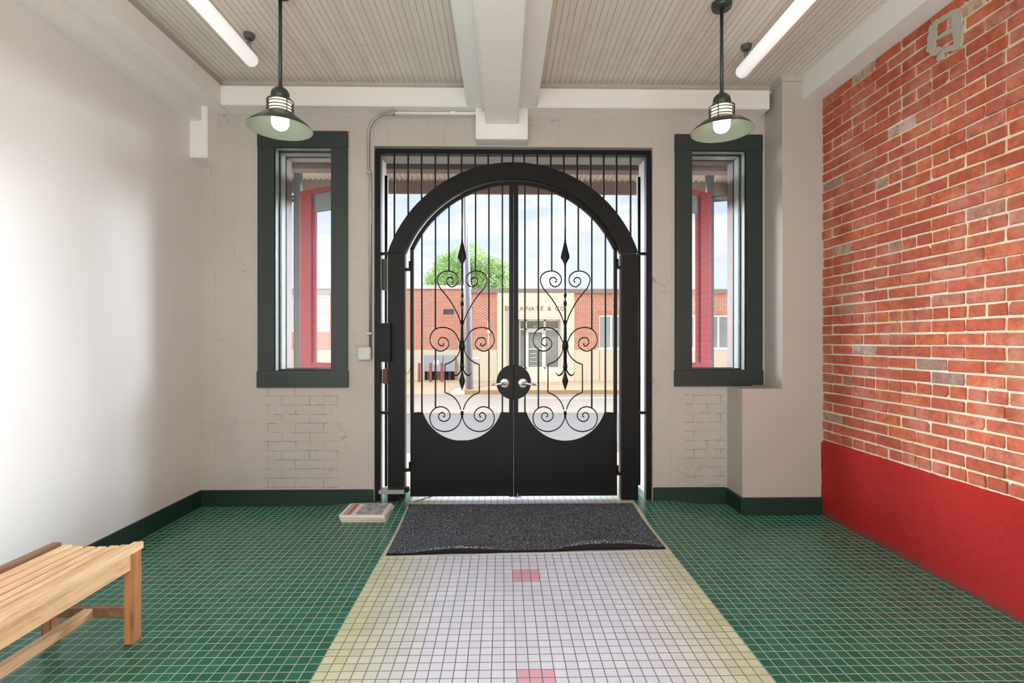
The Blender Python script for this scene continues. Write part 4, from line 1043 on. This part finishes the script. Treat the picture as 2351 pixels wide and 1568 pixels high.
def text(body, size, x, y, z, mat, parent, name, depth=.01, spacing=1.0):
    cu = bpy.data.curves.new(name, 'FONT'); cu.body = body; cu.size = size; cu.extrude = depth; cu.space_character = spacing; cu.resolution_u = 2
    tmp = bpy.data.objects.new(name, cu); C.objects.link(tmp); bpy.context.view_layer.update()
    me = bpy.data.meshes.new_from_object(tmp.evaluated_get(bpy.context.evaluated_depsgraph_get())); bpy.data.objects.remove(tmp)
    me.materials.clear(); me.materials.append(mat)
    o = bpy.data.objects.new(name, me); C.objects.link(o); o.parent = parent; org = Vector(parent['_o']); o.location = Vector((x, y, z))-org; o.rotation_euler = (math.pi/2, 0, 0); return o
ym = YF-.112
for ch, px in (('D', 1163.5), ('O', 1174), ('N', 1184), ('A', 1197.5), ('N', 1211.5), ('A', 1222.5), ('T', 1234), ('E', 1244.5), ('&', 1261), ('C', 1278), ('O', 1290)):
    text(ch, .33, Xf(px)-.11, ym, Zf(713), M['letter'], bld, 'carved_letter')
text('415', .20, Xf(1224, yb), yb-.01, Zf(752, yb), M['white'], bld, 'door_number')
mb = MB(); mb.box(Xf(1119.5), Xf(1125), YF-.12, YF, Zf(765), Zf(738)); mb.tube([(Xf(1122), YF-.05, Zf(765)), (Xf(1122), YF-.05, Zf(803))], .02, 8); mb.build('vent_flue', M['white'], bld)
mb = MB(); mb.tube([(Xf(1079), YF-.08, ZSW), (Xf(1079), YF-.08, Zf(700))], .05, 10); mb.box(Xf(1074.5), Xf(1081.5), YF-.18, YF, Zf(702), Zf(693)); mb.build('downpipe', M['pole'], bld)
sg = thing('fire_sign', 'small red and white sign reading FDC on the pale wall base', 'sign', (Xf(1092), YF-.07, Zf(836)))
mb = MB(); mb.box(Xf(1085), Xf(1100), YF-.085, YF-.065, Zf(836), Zf(821)); mb.build('sign_plate', M['white'], sg)
M['sign_red'] = paint('sign_red', hexc(226, 60, 80), .5, .05, .05)
text('FDC', .20, Xf(1085.4), YF-.092, Zf(830.5), M['sign_red'], sg, 'lettering', .004)
mb = MB(); mb.box(Xf(1087), Xf(1091), YF-.09, YF-.084, Zf(835), Zf(832.5)); mb.box(Xf(1093), Xf(1098), YF-.09, YF-.084, Zf(835), Zf(832.5)); mb.build('small_print', M['sign_red'], sg)

# left wing
YW2 = 28.8; A2 = lambda px: ax(px, YW2); B2 = lambda py: az(900, py, YW2)
lw = thing('brick_warehouse', 'red brick warehouse wing with white louvred windows left of the office', 'building', (A2(900), YW2, ZSW))
lx1 = A2(757); lx0 = lx1-6.0; lz0, lz1 = B2(762), B2(676)
vx0, vx1, vz0, vz1 = A2(1018), A2(1042.5), B2(722), B2(709)
mb = MB(); grid_wall(mb, -26, A2(1082), ZSW-.1, B2(663), YW2, YW2+.5, [(lx0, lx1, lz0, lz1), (vx0, vx1, vz0, vz1)]); mb.build('brick_wall', M['f_brick'], lw)
mb = MB(); mb.box(-26, A2(1082), YW2-.1, YW2+.6, B2(663), B2(655)); mb.build('coping', M['white'], lw)
mb = MB(); mb.box(-26, A2(1082), YW2-.05, YW2+.1, ZSW-.1, B2(803)); mb.build('stone_base', M['stucco'], lw)
mb = MB(); mb.box(-26, lx1+.3, YW2-.02, YW2+.1, lz1, B2(663)); mb.build('lintel_band', M['cabinet'], lw)
ribbon(lx0, lx1, lz0, lz1, YW2, 3.0, lw, [lz0+(lz1-lz0)*q for q in (.27, .5, .74)])
mb = MB(); mb.box(vx0, vx1, YW2+.2, YW2+.22, vz0, vz1); mb.box(vx0, vx1, YW2, YW2+.2, vz1-.03, vz1); mb.build('vent', M['pole'], lw)
mb = MB(); mb.box(-26, A2(1082), YW2+.5, YW2+9, ZSW, B2(664)); mb.build('building_body', M['coping'], lw)
cb = thing('utility_cabinet', 'wide grey utility cabinet behind the three red posts', 'cabinet', (A2(1008), YW2-.4, ZSW))
yc = YW2-.5; Ac = lambda p: ax(p, yc); Bc = lambda p: az(1000, p, yc)
mb = MB(); mb.cbox(Ac(973), Ac(1017), yc, YW2-.06, Bc(853), Bc(816), .02); mb.build('cabinet_body', M['cabinet'], cb)
mb = MB(); mb.cbox(Ac(1018), Ac(1045), yc, YW2-.06, Bc(853), Bc(816), .02); mb.build('cabinet_body', M['cabinet'], cb)
mb = MB(); mb.box(Ac(996), Ac(1008), yc-.015, yc, Bc(837), Bc(827)); mb.build('notice', M['white'], cb)
mb = MB()
for a, b in ((974, 978), (983, 985), (991, 1001), (1010, 1013), (1022, 1028), (1034, 1042)): mb.box(Ac(a), Ac(b), yc+.15, YW2-.1, ZSW, Bc(853))
mb.build('supports', M['rubber_shade_black'], cb)
for px, pt_, pb_, lab in ((962.5, 836, 877, 'left'), (988.5, 834, 876, 'middle'), (1014.5, 833, 875, 'right')):
    Yb_ = 27.2; x = ax(px, Yb_); MB_ = MB(); MB_.lathe([(0, ZSW+1.01), (.06, ZSW+1.0), (.075, ZSW+.96), (.075, ZSW-.02)], x, Yb_, 20)
    tag(MB_.build('bollard', M['bollard'], origin=(x, Yb_, ZSW)), '%s one of the three faded red posts before the grey cabinet' % {'left': 'leftmost', 'middle': 'middle', 'right': 'rightmost'}[lab], 'bollard', 'red bollards across the street')
# utility pole
Yp = 23.0; xb_ = ax(1079, Yp); MB_ = MB(); MB_.tube([(ax(1078, Yp), Yp, ZSW-.05), (ax(1073, Yp), Yp, az(1073, 650, Yp)), (ax(1064, Yp), Yp, 9.5)], [.175, .15, .11], 20)
up_ = thing('utility_pole', 'leaning grey wooden utility pole at the kerb corner', 'pole', (xb_, Yp, ZSW)); MB_.build('pole_shaft', M['pole'], up_)
MB().tube([(xb_-.12, Yp-.1, ZSW), (ax(1070, Yp)-.0, Yp-.13, 8.5)], .02, 8).build('cable_riser', M['white'], up_)
# tree
def tree():
    tx, ty = ax(1085, 42), 42.0; r = thing('leafy_tree', 'bright green leafy tree rising behind the warehouse roof', 'tree', (tx, ty, ZSW))
    mb = MB(); mb.tube([(tx, ty, ZSW), (tx+.1, ty, 3), (tx, ty, 6)], [.3, .22, .12], 10)
    blobs = []
    for px, py, rr in ((1005, 640, 1.0), (1022, 612, 1.15), (1050, 598, 1.2), (1082, 590, 1.15), (1108, 606, 1.1), (1135, 618, 1.2), (1158, 625, .8), (1075, 635, 1.6), (1030, 645, 1.4), (1125, 650, 1.6), (1158, 655, 1.0), (990, 652, .7), (1080, 690, 2.0), (1040, 690, 1.8), (1130, 690, 1.8)):
        blobs.append((ax(px, ty), ty+random.uniform(-.8, .8), az(px, py, ty), rr)); mb.tube([(tx, ty, 4.0), (blobs[-1][0], blobs[-1][1], blobs[-1][2])], [.08, .02], 6)
    mb.build('trunk', M['trunk'], r)
    lf = MB()
    for bx_, by_, bz_, rr in blobs:
        for _ in range(int(1100*rr*rr)):
            v = Vector((random.gauss(0, 1), random.gauss(0, 1), random.gauss(0, 1))).normalized()*rr*random.uniform(.55, 1.08)*(1+.18*noise.noise((bx_+v.x*3 if False else bx_, by_, bz_)))
            c = Vector((bx_, by_, bz_))+v; u = Vector((random.gauss(0, 1), random.gauss(0, 1), random.gauss(0, 1))).normalized(); w2 = u.orthogonal().normalized(); s_ = random.uniform(.05, .10)
            lf.add([c-u*s_, c+w2*s_*.55, c+u*s_, c-w2*s_*.55], [(0, 1, 2, 3)])
    lf.build('foliage', M['leaf'], r)
tree()

for o in S.objects:
    if '_o' in o: del o['_o']
